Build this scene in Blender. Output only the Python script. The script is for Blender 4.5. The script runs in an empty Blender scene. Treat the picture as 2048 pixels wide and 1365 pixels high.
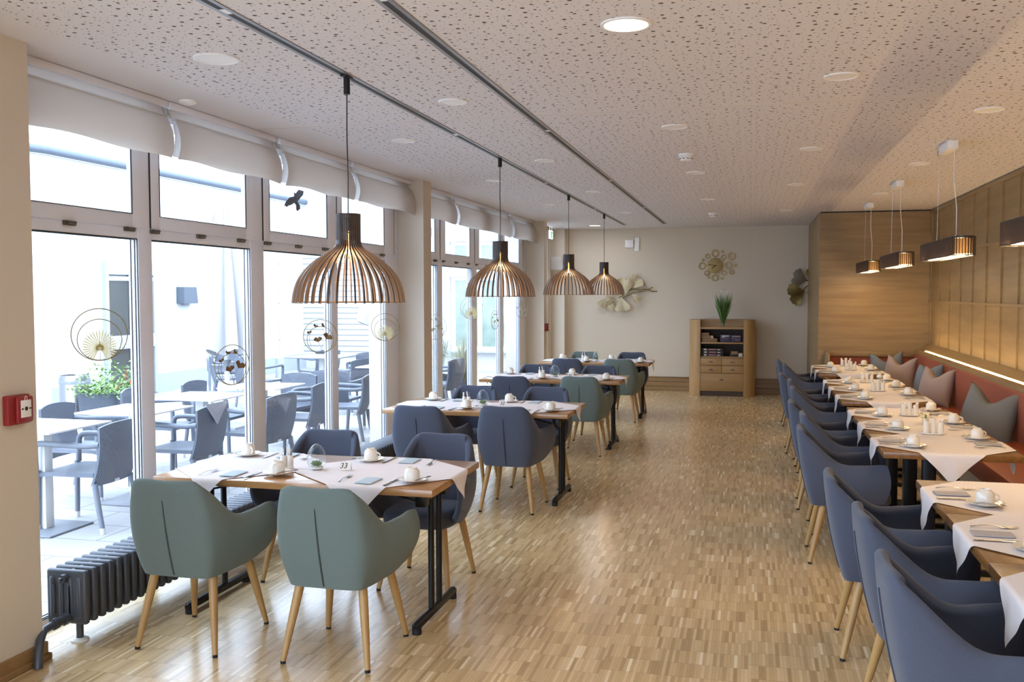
import bpy, bmesh, math, random
from mathutils import Vector, Matrix
PI = math.pi
random.seed(7)
SC = bpy.context.scene
COL = SC.collection

# ------------------------------------------------------------------ camera
cam_d = bpy.data.cameras.new('camera')
cam = bpy.data.objects.new('camera', cam_d)
COL.objects.link(cam)
cam_d.sensor_fit = 'HORIZONTAL'
cam_d.sensor_width = 36.0
cam_d.lens = 36.0 * 1896.15 / 2048.0
cam_d.clip_end = 300
YAW, PITCH, ROLL = 0.24763, 0.0500, -0.00189
fwd = Vector((-math.sin(YAW) * math.cos(PITCH), math.cos(YAW) * math.cos(PITCH), -math.sin(PITCH)))
rgt = Vector((math.cos(YAW), math.sin(YAW), 0))
upv = rgt.cross(fwd)
r2 = rgt * math.cos(ROLL) + upv * math.sin(ROLL)
u2 = -rgt * math.sin(ROLL) + upv * math.cos(ROLL)
cam.matrix_world = Matrix(((r2.x, u2.x, -fwd.x, 0), (r2.y, u2.y, -fwd.y, 0), (r2.z, u2.z, -fwd.z, 1.68), (0, 0, 0, 1)))
SC.camera = cam

# ------------------------------------------------------------------ world and exposure
wd = bpy.data.worlds.new('sky')
SC.world = wd
wd.use_nodes = True
bg = wd.node_tree.nodes['Background']
bg.inputs['Color'].default_value = (0.66, 0.81, 1.0, 1)
bg.inputs['Strength'].default_value = 4.0
vs = SC.view_settings
vs.view_transform = 'Standard'
vs.look = 'None'
vs.gamma = 1.0
vs.use_curve_mapping = False
vs.exposure = 1.14
SC.cycles.max_bounces = 10
SC.cycles.diffuse_bounces = 5
SC.cycles.transparent_max_bounces = 24
SC.cycles.use_denoising = True
SC.cycles.sample_clamp_indirect = 8.0
SC.cycles.caustics_reflective = False
SC.cycles.caustics_refractive = False

# room dimensions (metres): x across, y into the room, z up
H = 2.80          # ceiling
XL = -3.14        # room face of the piers on the window side
XW = -3.45        # glazing line
XR = 2.33         # panelled wall
YB = 16.45        # end wall
YR = 13.80        # face of the panelled return wall
XRET = 0.90       # free edge of the return wall
YREAR = -4.0      # wall behind the photographer

# ------------------------------------------------------------------ materials
MATS = {}
def lin(h):
    h = h.lstrip('#')
    v = [int(h[i:i + 2], 16) / 255 for i in (0, 2, 4)]
    return tuple((x / 12.92 if x <= 0.04045 else ((x + 0.055) / 1.055) ** 2.4) for x in v) + (1,)

def nodes(name):
    m = bpy.data.materials.new(name)
    m.use_nodes = True
    nt = m.node_tree
    return m, nt, nt.nodes['Principled BSDF']

def N(nt, t, **kw):
    n = nt.nodes.new(t)
    for k, v in kw.items():
        setattr(n, k, v)
    return n

def mat(name, col, rough=0.5, metal=0.0, emit=None, estr=0.0, noise=0.0, nscale=60.0, bump=0.0, bscale=300.0, spec=0.5, sheen=0.0, coat=0.0):
    if name in MATS:
        return MATS[name]
    m, nt, b = nodes(name)
    c = lin(col) if isinstance(col, str) else tuple(col) + (1,)
    b.inputs['Base Color'].default_value = c
    b.inputs['Roughness'].default_value = rough
    b.inputs['Metallic'].default_value = metal
    b.inputs['Specular IOR Level'].default_value = spec
    if sheen:
        b.inputs['Sheen Weight'].default_value = sheen
    if coat:
        b.inputs['Coat Weight'].default_value = coat
        b.inputs['Coat Roughness'].default_value = 0.15
    tc = N(nt, 'ShaderNodeTexCoord')
    if noise:
        tx = N(nt, 'ShaderNodeTexNoise')
        tx.inputs['Scale'].default_value = nscale
        tx.inputs['Detail'].default_value = 3
        nt.links.new(tc.outputs['Object'], tx.inputs['Vector'])
        mr = N(nt, 'ShaderNodeMapRange')
        mr.inputs[1].default_value = 0.25
        mr.inputs[2].default_value = 0.75
        mr.inputs[3].default_value = 1 - noise
        mr.inputs[4].default_value = 1 + noise
        nt.links.new(tx.outputs['Fac'], mr.inputs[0])
        mx = N(nt, 'ShaderNodeVectorMath', operation='SCALE')
        mx.inputs[0].default_value = c[:3]
        nt.links.new(mr.outputs[0], mx.inputs['Scale'])
        nt.links.new(mx.outputs[0], b.inputs['Base Color'])
    if bump:
        tb = N(nt, 'ShaderNodeTexNoise')
        tb.inputs['Scale'].default_value = bscale
        nt.links.new(tc.outputs['Object'], tb.inputs['Vector'])
        bp = N(nt, 'ShaderNodeBump')
        bp.inputs['Strength'].default_value = bump
        bp.inputs['Distance'].default_value = 0.002
        nt.links.new(tb.outputs['Fac'], bp.inputs['Height'])
        nt.links.new(bp.outputs[0], b.inputs['Normal'])
    if emit:
        b.inputs['Emission Color'].default_value = lin(emit)
        b.inputs['Emission Strength'].default_value = estr
    MATS[name] = m
    return m

def wood(name, c1, c2, axis='X', rough=0.4, stretch=14.0, scale=7.0, coat=0.0):
    """streaky grain running along one object axis"""
    m, nt, b = nodes(name)
    tc = N(nt, 'ShaderNodeTexCoord')
    mp = N(nt, 'ShaderNodeMapping')
    s = [scale * stretch] * 3
    s['XYZ'.index(axis)] = scale
    mp.inputs['Scale'].default_value = s
    nt.links.new(tc.outputs['Object'], mp.inputs['Vector'])
    t1 = N(nt, 'ShaderNodeTexNoise')
    t1.inputs['Scale'].default_value = 0.35
    t1.inputs['Detail'].default_value = 6
    t1.inputs['Roughness'].default_value = 0.6
    nt.links.new(mp.outputs[0], t1.inputs['Vector'])
    cr = N(nt, 'ShaderNodeValToRGB')
    cr.color_ramp.elements[0].position = 0.3
    cr.color_ramp.elements[1].position = 0.72
    cr.color_ramp.elements[0].color = lin(c2)
    cr.color_ramp.elements[1].color = lin(c1)
    nt.links.new(t1.outputs['Fac'], cr.inputs[0])
    nt.links.new(cr.outputs[0], b.inputs['Base Color'])
    b.inputs['Roughness'].default_value = rough
    if coat:
        b.inputs['Coat Weight'].default_value = coat
        b.inputs['Coat Roughness'].default_value = 0.12
    MATS[name] = m
    return m

def glass(name, tint=(1, 1, 1), refl=1.0, rough=0.0, edge=False):
    m = bpy.data.materials.new(name)
    m.use_nodes = True
    nt = m.node_tree
    nt.nodes.clear()
    out = N(nt, 'ShaderNodeOutputMaterial')
    tr = N(nt, 'ShaderNodeBsdfTransparent')
    tr.inputs[0].default_value = tint + (1,)
    gl = N(nt, 'ShaderNodeBsdfGlossy')
    gl.inputs['Roughness'].default_value = rough
    fr = N(nt, 'ShaderNodeFresnel')
    ge = N(nt, 'ShaderNodeNewGeometry')
    io = N(nt, 'ShaderNodeMapRange')      # the same reflectance on both skins of a pane
    io.inputs[3].default_value = 1.5
    io.inputs[4].default_value = 1 / 1.5
    nt.links.new(ge.outputs['Backfacing'], io.inputs[0])
    nt.links.new(io.outputs[0], fr.inputs['IOR'])
    mu = N(nt, 'ShaderNodeMath', operation='MULTIPLY')
    mu.inputs[1].default_value = refl * 0.55
    mu.use_clamp = True
    nt.links.new(fr.outputs[0], mu.inputs[0])
    mx = N(nt, 'ShaderNodeMixShader')
    nt.links.new(mu.outputs[0], mx.inputs[0])
    nt.links.new(tr.outputs[0], mx.inputs[1])
    nt.links.new(gl.outputs[0], mx.inputs[2])
    nt.links.new(mx.outputs[0], out.inputs[0])
    MATS[name] = m
    return m

def cloth_mat(name, col, trans=0.3):
    m = bpy.data.materials.new(name)
    m.use_nodes = True
    nt = m.node_tree
    nt.nodes.clear()
    out = N(nt, 'ShaderNodeOutputMaterial')
    d = N(nt, 'ShaderNodeBsdfDiffuse')
    d.inputs[0].default_value = lin(col)
    t = N(nt, 'ShaderNodeBsdfTranslucent')
    t.inputs[0].default_value = lin(col)
    mx = N(nt, 'ShaderNodeMixShader')
    mx.inputs[0].default_value = trans
    nt.links.new(d.outputs[0], mx.inputs[1])
    nt.links.new(t.outputs[0], mx.inputs[2])
    nt.links.new(mx.outputs[0], out.inputs[0])
    MATS[name] = m
    return m

def floor_mat():
    """mosaic parquet: narrow end-to-end strips in rows"""
    m, nt, b = nodes('mosaic_parquet')
    tc = N(nt, 'ShaderNodeTexCoord')
    sp = N(nt, 'ShaderNodeSeparateXYZ')
    nt.links.new(tc.outputs['Object'], sp.inputs[0])
    def mth(op, a, bb=None, c=None):
        n = N(nt, 'ShaderNodeMath', operation=op)
        for i, v in enumerate((a, bb, c)):
            if v is None:
                continue
            if isinstance(v, (int, float)):
                n.inputs[i].default_value = v
            else:
                nt.links.new(v, n.inputs[i])
        return n.outputs[0]
    def wn(a, bb, dim='2D'):
        cv = N(nt, 'ShaderNodeCombineXYZ')
        nt.links.new(a, cv.inputs[0])
        nt.links.new(bb, cv.inputs[1])
        w = N(nt, 'ShaderNodeTexWhiteNoise', noise_dimensions='2D')
        nt.links.new(cv.outputs[0], w.inputs['Vector'])
        return w
    X, Y = sp.outputs[0], sp.outputs[1]
    blk = mth('FLOOR', mth('DIVIDE', X, 0.32))
    off = wn(blk, blk).outputs['Value']
    yy = mth('ADD', mth('DIVIDE', Y, 0.155), mth('MULTIPLY', mth('ROUND', mth('MULTIPLY', off, 3.0)), 0.333))
    xi = mth('FLOOR', mth('DIVIDE', X, 0.0155))
    yi = mth('FLOOR', yy)
    w = wn(xi, yi)
    cr = N(nt, 'ShaderNodeValToRGB')
    els = cr.color_ramp.elements
    els[0].position, els[0].color = 0.0, lin('#9d825a')
    els[1].position, els[1].color = 1.0, lin('#dac9a6')
    for p, c in ((0.25, '#b59a70'), (0.55, '#bba076'), (0.80, '#c2a87f'), (0.94, '#c7ad86')):
        e = els.new(p)
        e.color = lin(c)
    nt.links.new(w.outputs['Value'], cr.inputs[0])
    # big patchy tone and fine grain
    tn = N(nt, 'ShaderNodeTexNoise')
    tn.inputs['Scale'].default_value = 1.3
    nt.links.new(tc.outputs['Object'], tn.inputs['Vector'])
    mp = N(nt, 'ShaderNodeMapping')
    mp.inputs['Scale'].default_value = (220, 14, 1)
    nt.links.new(tc.outputs['Object'], mp.inputs['Vector'])
    tg = N(nt, 'ShaderNodeTexNoise')
    tg.inputs['Scale'].default_value = 1.0
    tg.inputs['Detail'].default_value = 3
    nt.links.new(mp.outputs[0], tg.inputs['Vector'])
    gain = mth('ADD', mth('ADD', 0.94, mth('MULTIPLY', tn.outputs['Fac'], 0.28)), mth('MULTIPLY', tg.outputs['Fac'], 0.28))
    # joints
    fx = mth('FRACT', mth('DIVIDE', X, 0.0155))
    fy = mth('FRACT', yy)
    j1 = mth('LESS_THAN', fx, 0.07)
    j2 = mth('LESS_THAN', fy, 0.018)
    j = mth('MAXIMUM', mth('MULTIPLY', j1, 0.30), mth('MULTIPLY', j2, 0.38))
    gain = mth('MULTIPLY', gain, mth('SUBTRACT', 1.0, j))
    vm = N(nt, 'ShaderNodeVectorMath', operation='SCALE')
    nt.links.new(cr.outputs[0], vm.inputs[0])
    nt.links.new(gain, vm.inputs['Scale'])
    nt.links.new(vm.outputs[0], b.inputs['Base Color'])
    b.inputs['Roughness'].default_value = 0.23
    b.inputs['Specular IOR Level'].default_value = 0.55
    MATS['mosaic_parquet'] = m
    return m

def ceiling_mat():
    """acoustic board with scattered round perforations of two sizes, plain border along the windows"""
    m, nt, b = nodes('acoustic_board')
    tc = N(nt, 'ShaderNodeTexCoord')
    sp = N(nt, 'ShaderNodeSeparateXYZ')
    nt.links.new(tc.outputs['Object'], sp.inputs[0])
    def mth(op, a, bb=None):
        n = N(nt, 'ShaderNodeMath', operation=op)
        for i, v in enumerate((a, bb)):
            if v is None:
                continue
            if isinstance(v, (int, float)):
                n.inputs[i].default_value = v
            else:
                nt.links.new(v, n.inputs[i])
        return n.outputs[0]
    cv = N(nt, 'ShaderNodeCombineXYZ')
    nt.links.new(sp.outputs[0], cv.inputs[0])
    nt.links.new(sp.outputs[1], cv.inputs[1])
    holes = None
    for sc, rmin, rvar in ((15.0, 0.06, 0.09), (27.0, 0.04, 0.07)):
        v = N(nt, 'ShaderNodeTexVoronoi', voronoi_dimensions='2D', feature='F1')
        v.inputs['Scale'].default_value = sc
        v.inputs['Randomness'].default_value = 0.75
        nt.links.new(cv.outputs[0], v.inputs['Vector'])
        sc3 = N(nt, 'ShaderNodeSeparateColor')
        nt.links.new(v.outputs['Color'], sc3.inputs[0])
        rad = mth('ADD', rmin, mth('MULTIPLY', sc3.outputs[0], rvar))
        hit = mth('LESS_THAN', v.outputs['Distance'], rad)
        holes = hit if holes is None else mth('MAXIMUM', holes, hit)
    inside = mth('GREATER_THAN', sp.outputs[0], -2.92)
    inside2 = mth('GREATER_THAN', mth('ABSOLUTE', mth('SUBTRACT', sp.outputs[1], 5.89)), 0.05)
    holes = mth('MULTIPLY', holes, mth('MULTIPLY', inside, inside2))
    mx = N(nt, 'ShaderNodeMix', data_type='RGBA')
    mx.inputs[6].default_value = lin('#dedadd')
    mx.inputs[7].default_value = lin('#5d5048')
    nt.links.new(holes, mx.inputs[0])
    nt.links.new(mx.outputs[2], b.inputs['Base Color'])
    b.inputs['Roughness'].default_value = 0.85
    MATS['acoustic_board'] = m
    return m

def weave_mat(name, c1, c2):
    m, nt, b = nodes(name)
    tc = N(nt, 'ShaderNodeTexCoord')
    v = N(nt, 'ShaderNodeTexWave', wave_type='BANDS', bands_direction='DIAGONAL')
    v.inputs['Scale'].default_value = 48
    v.inputs['Distortion'].default_value = 1.5
    nt.links.new(tc.outputs['Object'], v.inputs['Vector'])
    cr = N(nt, 'ShaderNodeValToRGB')
    cr.color_ramp.elements[0].color = lin(c1)
    cr.color_ramp.elements[1].color = lin(c2)
    nt.links.new(v.outputs['Fac'], cr.inputs[0])
    nt.links.new(cr.outputs[0], b.inputs['Base Color'])
    bp = N(nt, 'ShaderNodeBump')
    bp.inputs['Strength'].default_value = 0.5
    bp.inputs['Distance'].default_value = 0.004
    nt.links.new(v.outputs['Fac'], bp.inputs['Height'])
    nt.links.new(bp.outputs[0], b.inputs['Normal'])
    b.inputs['Roughness'].default_value = 0.5
    MATS[name] = m
    return m

def tile_mat():
    m, nt, b = nodes('patio_slabs')
    tc = N(nt, 'ShaderNodeTexCoord')
    br = N(nt, 'ShaderNodeTexBrick')
    br.inputs['Color1'].default_value = lin('#a19f9e')
    br.inputs['Color2'].default_value = lin('#acaaa9')
    br.inputs['Mortar'].default_value = lin('#77757a')
    br.inputs['Scale'].default_value = 1.0
    br.inputs['Brick Width'].default_value = 0.8
    br.inputs['Row Height'].default_value = 0.4
    br.inputs['Mortar Size'].default_value = 0.006
    nt.links.new(tc.outputs['Object'], br.inputs['Vector'])
    nt.links.new(br.outputs['Color'], b.inputs['Base Color'])
    b.inputs['Roughness'].default_value = 0.7
    MATS['patio_slabs'] = m
    return m

floor_mat()
ceiling_mat()
tile_mat()
M = MATS
mat('plaster_beige', '#d4c8b8', 0.85, bump=0.25, bscale=500)
mat('plaster_back', '#d3c7b6', 0.85, bump=0.25, bscale=400)
mat('white_frame', '#e9ecf8', 0.35)
mat('gasket_and_gap_shade', '#20222a', 0.6)
mat('hinge_metal', '#6b655c', 0.35, 0.8)
glass('window_glass', (0.97, 0.985, 1.0), 0.9)
glass('clear_glass', (0.93, 0.96, 0.97), 2.2)
cloth_mat('blind_fabric', '#ebe6e2', 0.6)
cloth_mat('blind_white', '#f2f0ee', 0.75)
cloth_mat('table_linen', '#e9e4e5', 0.08)
cloth_mat('lamp_sheer', '#75634f', 0.4)
wood('table_wood', '#b98c5a', '#9a6d3e', 'X', 0.28, coat=0.4)
wood('bench_table_wood', '#8d6231', '#6f4a22', 'Y', 0.35, coat=0.4)
wood('oak_panel', '#9a8158', '#826c49', 'Y', 0.5, 12, 3.0)
wood('oak_panel_x', '#a2875e', '#856b49', 'X', 0.5, 12, 3.0)
wood('oak_cabinet', '#b08c5c', '#997547', 'X', 0.45, 12, 3.0)
wood('oak_cabinet_vertical', '#bd9866', '#a37f50', 'Z', 0.45, 12, 3.0)
wood('oak_trim', '#9d7a4f', '#86663e', 'X', 0.45, 12, 3.0)
wood('leg_oak', '#b8945f', '#a37e4c', 'Z', 0.4, 10, 6.0)
wood('birch_edge', '#a98a6c', '#92745a', 'Z', 0.5, 10, 6.0)
mat('slat_black', '#23232a', 0.35)
mat('green_felt', '#65726f', 0.95, noise=0.16, nscale=420, sheen=0.15, spec=0.2)
mat('blue_felt', '#4a5060', 0.95, noise=0.16, nscale=420, sheen=0.15, spec=0.2)
mat('seam_green', '#414a45', 0.95)
mat('seam_blue', '#343a48', 0.95)
mat('black_metal', '#17171a', 0.4, 0.3)
mat('black_rubber', '#101012', 0.7)
mat('radiator_grey', '#4a4d55', 0.4, 0.2)
mat('porcelain', '#e4dfd6', 0.18, coat=0.3)
mat('steel', '#a8a8aa', 0.22, 1.0)
mat('card_blue', '#aebfc9', 0.7)
mat('card_grey', '#a5a3a8', 0.7)
mat('paper_white', '#eceae6', 0.7)
mat('ink', '#26262a', 0.7)
mat('red_plastic', '#8e2326', 0.35)
mat('white_plastic', '#efeeee', 0.4)
mat('track_metal', '#8f8a8a', 0.35, 0.6)
mat('track_slot', '#2b292a', 0.6)
mat('rust_leather', '#8a4326', 0.55, noise=0.06, nscale=40)
mat('rust_fabric', '#8a4a3a', 0.9, noise=0.06, nscale=400)
mat('bench_base', '#a3947c', 0.8)
mat('pillow_grey', '#6c6f70', 0.95, noise=0.08, nscale=500)
mat('pillow_blue', '#707a86', 0.95, noise=0.08, nscale=500)
mat('pillow_mauve', '#9a8c8a', 0.95, noise=0.08, nscale=500)
mat('led_strip', '#fff0cc', 0.4, emit='#ffd898', estr=26.0)
mat('lamp_glow', '#fff3d8', 0.4, emit='#ffcf88', estr=9.0)
mat('bulb_glow', '#ffe9c0', 0.4, emit='#ffb860', estr=14.0)
mat('downlight_glow', '#fff6dc', 0.4, emit='#ffe6ae', estr=5.0)
mat('gold', '#a8925f', 0.5, 0.35)
cloth_mat('hoop_gold', '#a08e62', 0.4)
cloth_mat('hoop_pale', '#c9c0aa', 0.45)
cloth_mat('hoop_copper', '#8a6c4c', 0.3)
mat('slat_brown', '#4c3b2d', 0.6)
mat('gold_pale', '#c6b898', 0.5, 0.1)
cloth_mat('palm_gold', '#c4b48a', 0.5)
mat('bulb_bright', '#ffe9c0', 0.4, emit='#ffc880', estr=45.0)
mat('gold_dark', '#7d6c42', 0.35, 0.7)
mat('copper_leaf', '#9c7a55', 0.4, 0.5)
mat('grey_leaf', '#80786d', 0.5, 0.3)
mat('stem_green', '#567a3c', 0.6, noise=0.15, nscale=30)
mat('leaf_green', '#7d9a58', 0.7, noise=0.2, nscale=20)
mat('grass_dry', '#b5b59a', 0.8)
mat('succulent_green', '#6f8a58', 0.5, noise=0.15, nscale=60)
mat('gravel_white', '#e8e6e2', 0.8)
mat('petal_pink', '#e6c3bd', 0.7)
mat('petal_white', '#f0ecea', 0.7)
mat('orange_bloom', '#d8622a', 0.6)
mat('red_bloom', '#8f3340', 0.6)
mat('render_white', '#c6c7c8', 0.9)
mat('render_grey', '#a3a7ae', 0.9)
mat('gutter_zinc', '#5f6670', 0.5, 0.3)
mat('dark_pane', '#3a3a36', 0.08, spec=0.8)
mat('hedge_reflection_pane', '#7f8f84', 0.1, noise=0.35, nscale=3.0, spec=0.8)  # mottled green: a reflection of greenery painted into the pane colour
weave_mat('wicker', '#4d515b', '#7b808c')
mat('wicker_arm', '#757a85', 0.5)
mat('outdoor_top', '#e6e4e0', 0.35)
mat('outdoor_grey', '#80838a', 0.5)
mat('cap_steel', '#d9dade', 0.3, 0.4)
mat('planter_grey', '#4f545d', 0.6)
mat('parasol_white', '#c9c8c9', 0.9)
mat('box_purple', '#3a2d48', 0.5)
mat('box_black', '#1a1a1f', 0.5)
mat('box_tan', '#8a6a48', 0.6)
mat('box_cream', '#c9bea8', 0.6)
mat('print_white', '#c8c4bd', 0.6)
mat('print_red', '#a86a66', 0.6)
mat('exit_green', '#3aa07a', 0.5, emit='#3aa07a', estr=0.4)
mat('sign_white', '#eef4f2', 0.5, emit='#eef4f2', estr=0.5)
mat('shelf_dark', '#4a3a30', 0.6)

# ------------------------------------------------------------------ mesh builder
class MB:
    def __init__(self):
        self.bm = bmesh.new()
        self.mi = 0
    def _face(self, vs):
        try:
            f = self.bm.faces.new(vs)
            f.material_index = self.mi
            return f
        except ValueError:
            return None
    def box(self, c, s, bev=0.0, rot=None, seg=2):
        t = bmesh.new()
        bmesh.ops.create_cube(t, size=1.0)
        bmesh.ops.scale(t, vec=s, verts=t.verts)
        if bev > 0:
            bmesh.ops.bevel(t, geom=list(t.edges), offset=bev, segments=seg, affect='EDGES', profile=0.5)
        mtx = Matrix.Translation(c)
        if rot is not None:
            mtx = mtx @ rot.to_4x4()
        t.transform(mtx)
        self._merge(t)
        return self
    def span(self, x0, x1, y0, y1, z0, z1, bev=0.0):
        return self.box(((x0 + x1) / 2, (y0 + y1) / 2, (z0 + z1) / 2), (abs(x1 - x0), abs(y1 - y0), abs(z1 - z0)), bev)
    def _merge(self, t):
        mp = {}
        for v in t.verts:
            mp[v] = self.bm.verts.new(v.co)
        for f in t.faces:
            self._face([mp[v] for v in f.verts])
        t.free()
    def cone(self, p0, p1, r0, r1, n=16, cap=True):
        p0, p1 = Vector(p0), Vector(p1)
        d = (p1 - p0).normalized()
        a = d.orthogonal().normalized()
        b = d.cross(a)
        r = []
        for p, rr in ((p0, r0), (p1, r1)):
            r.append([self.bm.verts.new(p + a * (math.cos(2 * PI * i / n) * rr) + b * (math.sin(2 * PI * i / n) * rr)) for i in range(n)])
        for i in range(n):
            j = (i + 1) % n
            self._face([r[0][i], r[0][j], r[1][j], r[1][i]])
        if cap:
            self._face(list(reversed(r[0])))
            self._face(r[1])
        return self
    def tube(self, pts, rad, n=10, cap=True, closed=False):
        pts = [Vector(p) for p in pts]
        rr = rad if isinstance(rad, (list, tuple)) else [rad] * len(pts)
        rings = []
        pa = None
        for i, p in enumerate(pts):
            if closed:
                d = pts[(i + 1) % len(pts)] - pts[i - 1]
            else:
                d = pts[min(i + 1, len(pts) - 1)] - pts[max(i - 1, 0)]
            d.normalize()
            if pa is None:
                a = d.orthogonal().normalized()
            else:
                a = (pa - d * pa.dot(d))
                a = a.normalized() if a.length > 1e-6 else d.orthogonal().normalized()
            pa = a
            b = d.cross(a)
            rings.append([self.bm.verts.new(p + (a * math.cos(2 * PI * k / n) + b * math.sin(2 * PI * k / n)) * rr[i]) for k in range(n)])
        m = len(rings)
        for i in range(m if closed else m - 1):
            A, B = rings[i], rings[(i + 1) % m]
            for k in range(n):
                j = (k + 1) % n
                self._face([A[k], A[j], B[j], B[k]])
        if cap and not closed:
            self._face(list(reversed(rings[0])))
            self._face(rings[-1])
        return self
    def lathe(self, prof, c=(0, 0, 0), n=24, rot=None):
        """prof: list of (r, z); r = 0 closes with a fan"""
        c = Vector(c)
        def P(r, z, a):
            v = Vector((r * math.cos(a), r * math.sin(a), z))
            if rot is not None:
                v = rot @ v
            return self.bm.verts.new(c + v)
        rings = []
        for r, z in prof:
            if r < 1e-6:
                rings.append([P(0, z, 0)])
            else:
                rings.append([P(r, z, 2 * PI * i / n) for i in range(n)])
        for A, B in zip(rings, rings[1:]):
            for i in range(n):
                j = (i + 1) % n
                if len(A) == 1 and len(B) == 1:
                    continue
                if len(A) == 1:
                    self._face([A[0], B[j], B[i]])
                elif len(B) == 1:
                    self._face([A[i], A[j], B[0]])
                else:
                    self._face([A[i], A[j], B[j], B[i]])
        return self
    def grid(self, fn, nu, nv, closed_u=False):
        vs = [[self.bm.verts.new(fn(i / nu, j / nv)) for j in range(nv + 1)] for i in range(nu + (0 if closed_u else 1))]
        L = len(vs)
        for i in range(nu):
            for j in range(nv):
                self._face([vs[i][j], vs[(i + 1) % L][j], vs[(i + 1) % L][j + 1], vs[i][j + 1]])
        return vs
    def poly(self, pts, depth=None):
        """flat polygon, optionally extruded by a vector"""
        a = [self.bm.verts.new(p) for p in pts]
        self._face(a)
        if depth is not None:
            d = Vector(depth)
            b = [self.bm.verts.new(Vector(p) + d) for p in pts]
            self._face(list(reversed(b)))
            for i in range(len(a)):
                j = (i + 1) % len(a)
                self._face([a[j], a[i], b[i], b[j]])
        return self
    def shell(self, fn, nu, nv, th):
        """grid surface given a thickness along its normals"""
        P = [[Vector(fn(i / nu, j / nv)) for j in range(nv + 1)] for i in range(nu + 1)]
        def nrm(i, j):
            du = P[min(i + 1, nu)][j] - P[max(i - 1, 0)][j]
            dv = P[i][min(j + 1, nv)] - P[i][max(j - 1, 0)]
            n = du.cross(dv)
            return n.normalized() if n.length > 1e-9 else Vector((0, 0, 1))
        A = [[self.bm.verts.new(P[i][j]) for j in range(nv + 1)] for i in range(nu + 1)]
        B = [[self.bm.verts.new(P[i][j] + nrm(i, j) * th) for j in range(nv + 1)] for i in range(nu + 1)]
        for i in range(nu):
            for j in range(nv):
                self._face([A[i][j], A[i][j + 1], A[i + 1][j + 1], A[i + 1][j]])
                self._face([B[i][j], B[i + 1][j], B[i + 1][j + 1], B[i][j + 1]])
        for i in range(nu):
            self._face([A[i][0], A[i + 1][0], B[i + 1][0], B[i][0]])
            self._face([A[i][nv], B[i][nv], B[i + 1][nv], A[i + 1][nv]])
        for j in range(nv):
            self._face([A[0][j], B[0][j], B[0][j + 1], A[0][j + 1]])
            self._face([A[nu][j], A[nu][j + 1], B[nu][j + 1], B[nu][j]])
        return self
    def build(self, name, m, parent=None, smooth=True, angle=40, loc=None, rotz=None):
        me = bpy.data.meshes.new(name)
        bmesh.ops.recalc_face_normals(self.bm, faces=self.bm.faces)
        self.bm.to_mesh(me)
        self.bm.free()
        for k in (m if isinstance(m, (list, tuple)) else [m]):
            me.materials.append(MATS[k] if isinstance(k, str) else k)
        if smooth and len(me.polygons):
            me.polygons.foreach_set('use_smooth', [True] * len(me.polygons))
            me.set_sharp_from_angle(angle=math.radians(angle))
        o = bpy.data.objects.new(name, me)
        COL.objects.link(o)
        if parent is not None:
            o.parent = parent
        if loc is not None:
            o.location = loc
        if rotz is not None:
            o.rotation_euler[2] = rotz
        return o

def tag(o, label, cat, group=None, kind=None):
    o['label'] = label
    o['category'] = cat
    if group:
        o['group'] = group
    if kind:
        o['kind'] = kind
    return o

def thing(name, label, cat, loc=(0, 0, 0), rotz=0.0, group=None):
    o = bpy.data.objects.new(name, None)
    o.empty_display_size = 0.1
    COL.objects.link(o)
    o.location = loc
    o.rotation_euler = (0, 0, rotz)
    return tag(o, label, cat, group)

def structure(o):
    o['kind'] = 'structure'
    return o

CH = {}
def kids(o):
    return [c for c in o.children]

def dup(root, label, loc, rotz=None, scale=None):
    """copy of a thing with copies of its parts and sub-parts"""
    r = root.copy()
    COL.objects.link(r)
    r.location = loc
    if rotz is not None:
        r.rotation_euler = (0, 0, rotz)
    if scale is not None:
        r.scale = scale
    r['label'] = label
    for ch in KIDS[root.name]:
        c = ch.copy()
        COL.objects.link(c)
        c.parent = r
        for g in KIDS.get(ch.name, ()):
            d = g.copy()
            COL.objects.link(d)
            d.parent = c
    return r
KIDS = {}
def proto(root):
    KIDS[root.name] = list(root.children)
    for c in root.children:
        KIDS[c.name] = list(c.children)
    return root

class Placer:
    """first placement moves the prototype itself, later ones copy it"""
    def __init__(self, root):
        self.root = proto(root)
        self.used = False
    def __call__(self, label, loc, rotz=0.0, group=None, cat=None):
        if not self.used:
            self.used = True
            o = self.root
            o.location = loc
            o.rotation_euler = (0, 0, rotz)
            o['label'] = label
        else:
            o = dup(self.root, label, loc, rotz)
        if group:
            o['group'] = group
        return o

def quadratic(a, b, c, t):
    """curve through a (t=0), b (t=.5), c (t=1)"""
    a, b, c = Vector(a), Vector(b), Vector(c)
    ctl = b * 2 - (a + c) / 2
    return a * (1 - t) ** 2 + ctl * 2 * t * (1 - t) + c * t * t

def catmull(ps, t):
    n = len(ps) - 1
    x = min(max(t * n, 0), n - 1e-9)
    i = int(x)
    f = x - i
    p0, p1, p2, p3 = ps[max(i - 1, 0)], ps[i], ps[i + 1], ps[min(i + 2, n)]
    return 0.5 * ((2 * p1) + (p2 - p0) * f + (2 * p0 - 5 * p1 + 4 * p2 - p3) * f * f + (3 * p1 - p0 - 3 * p2 + p3) * f ** 3)

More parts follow.
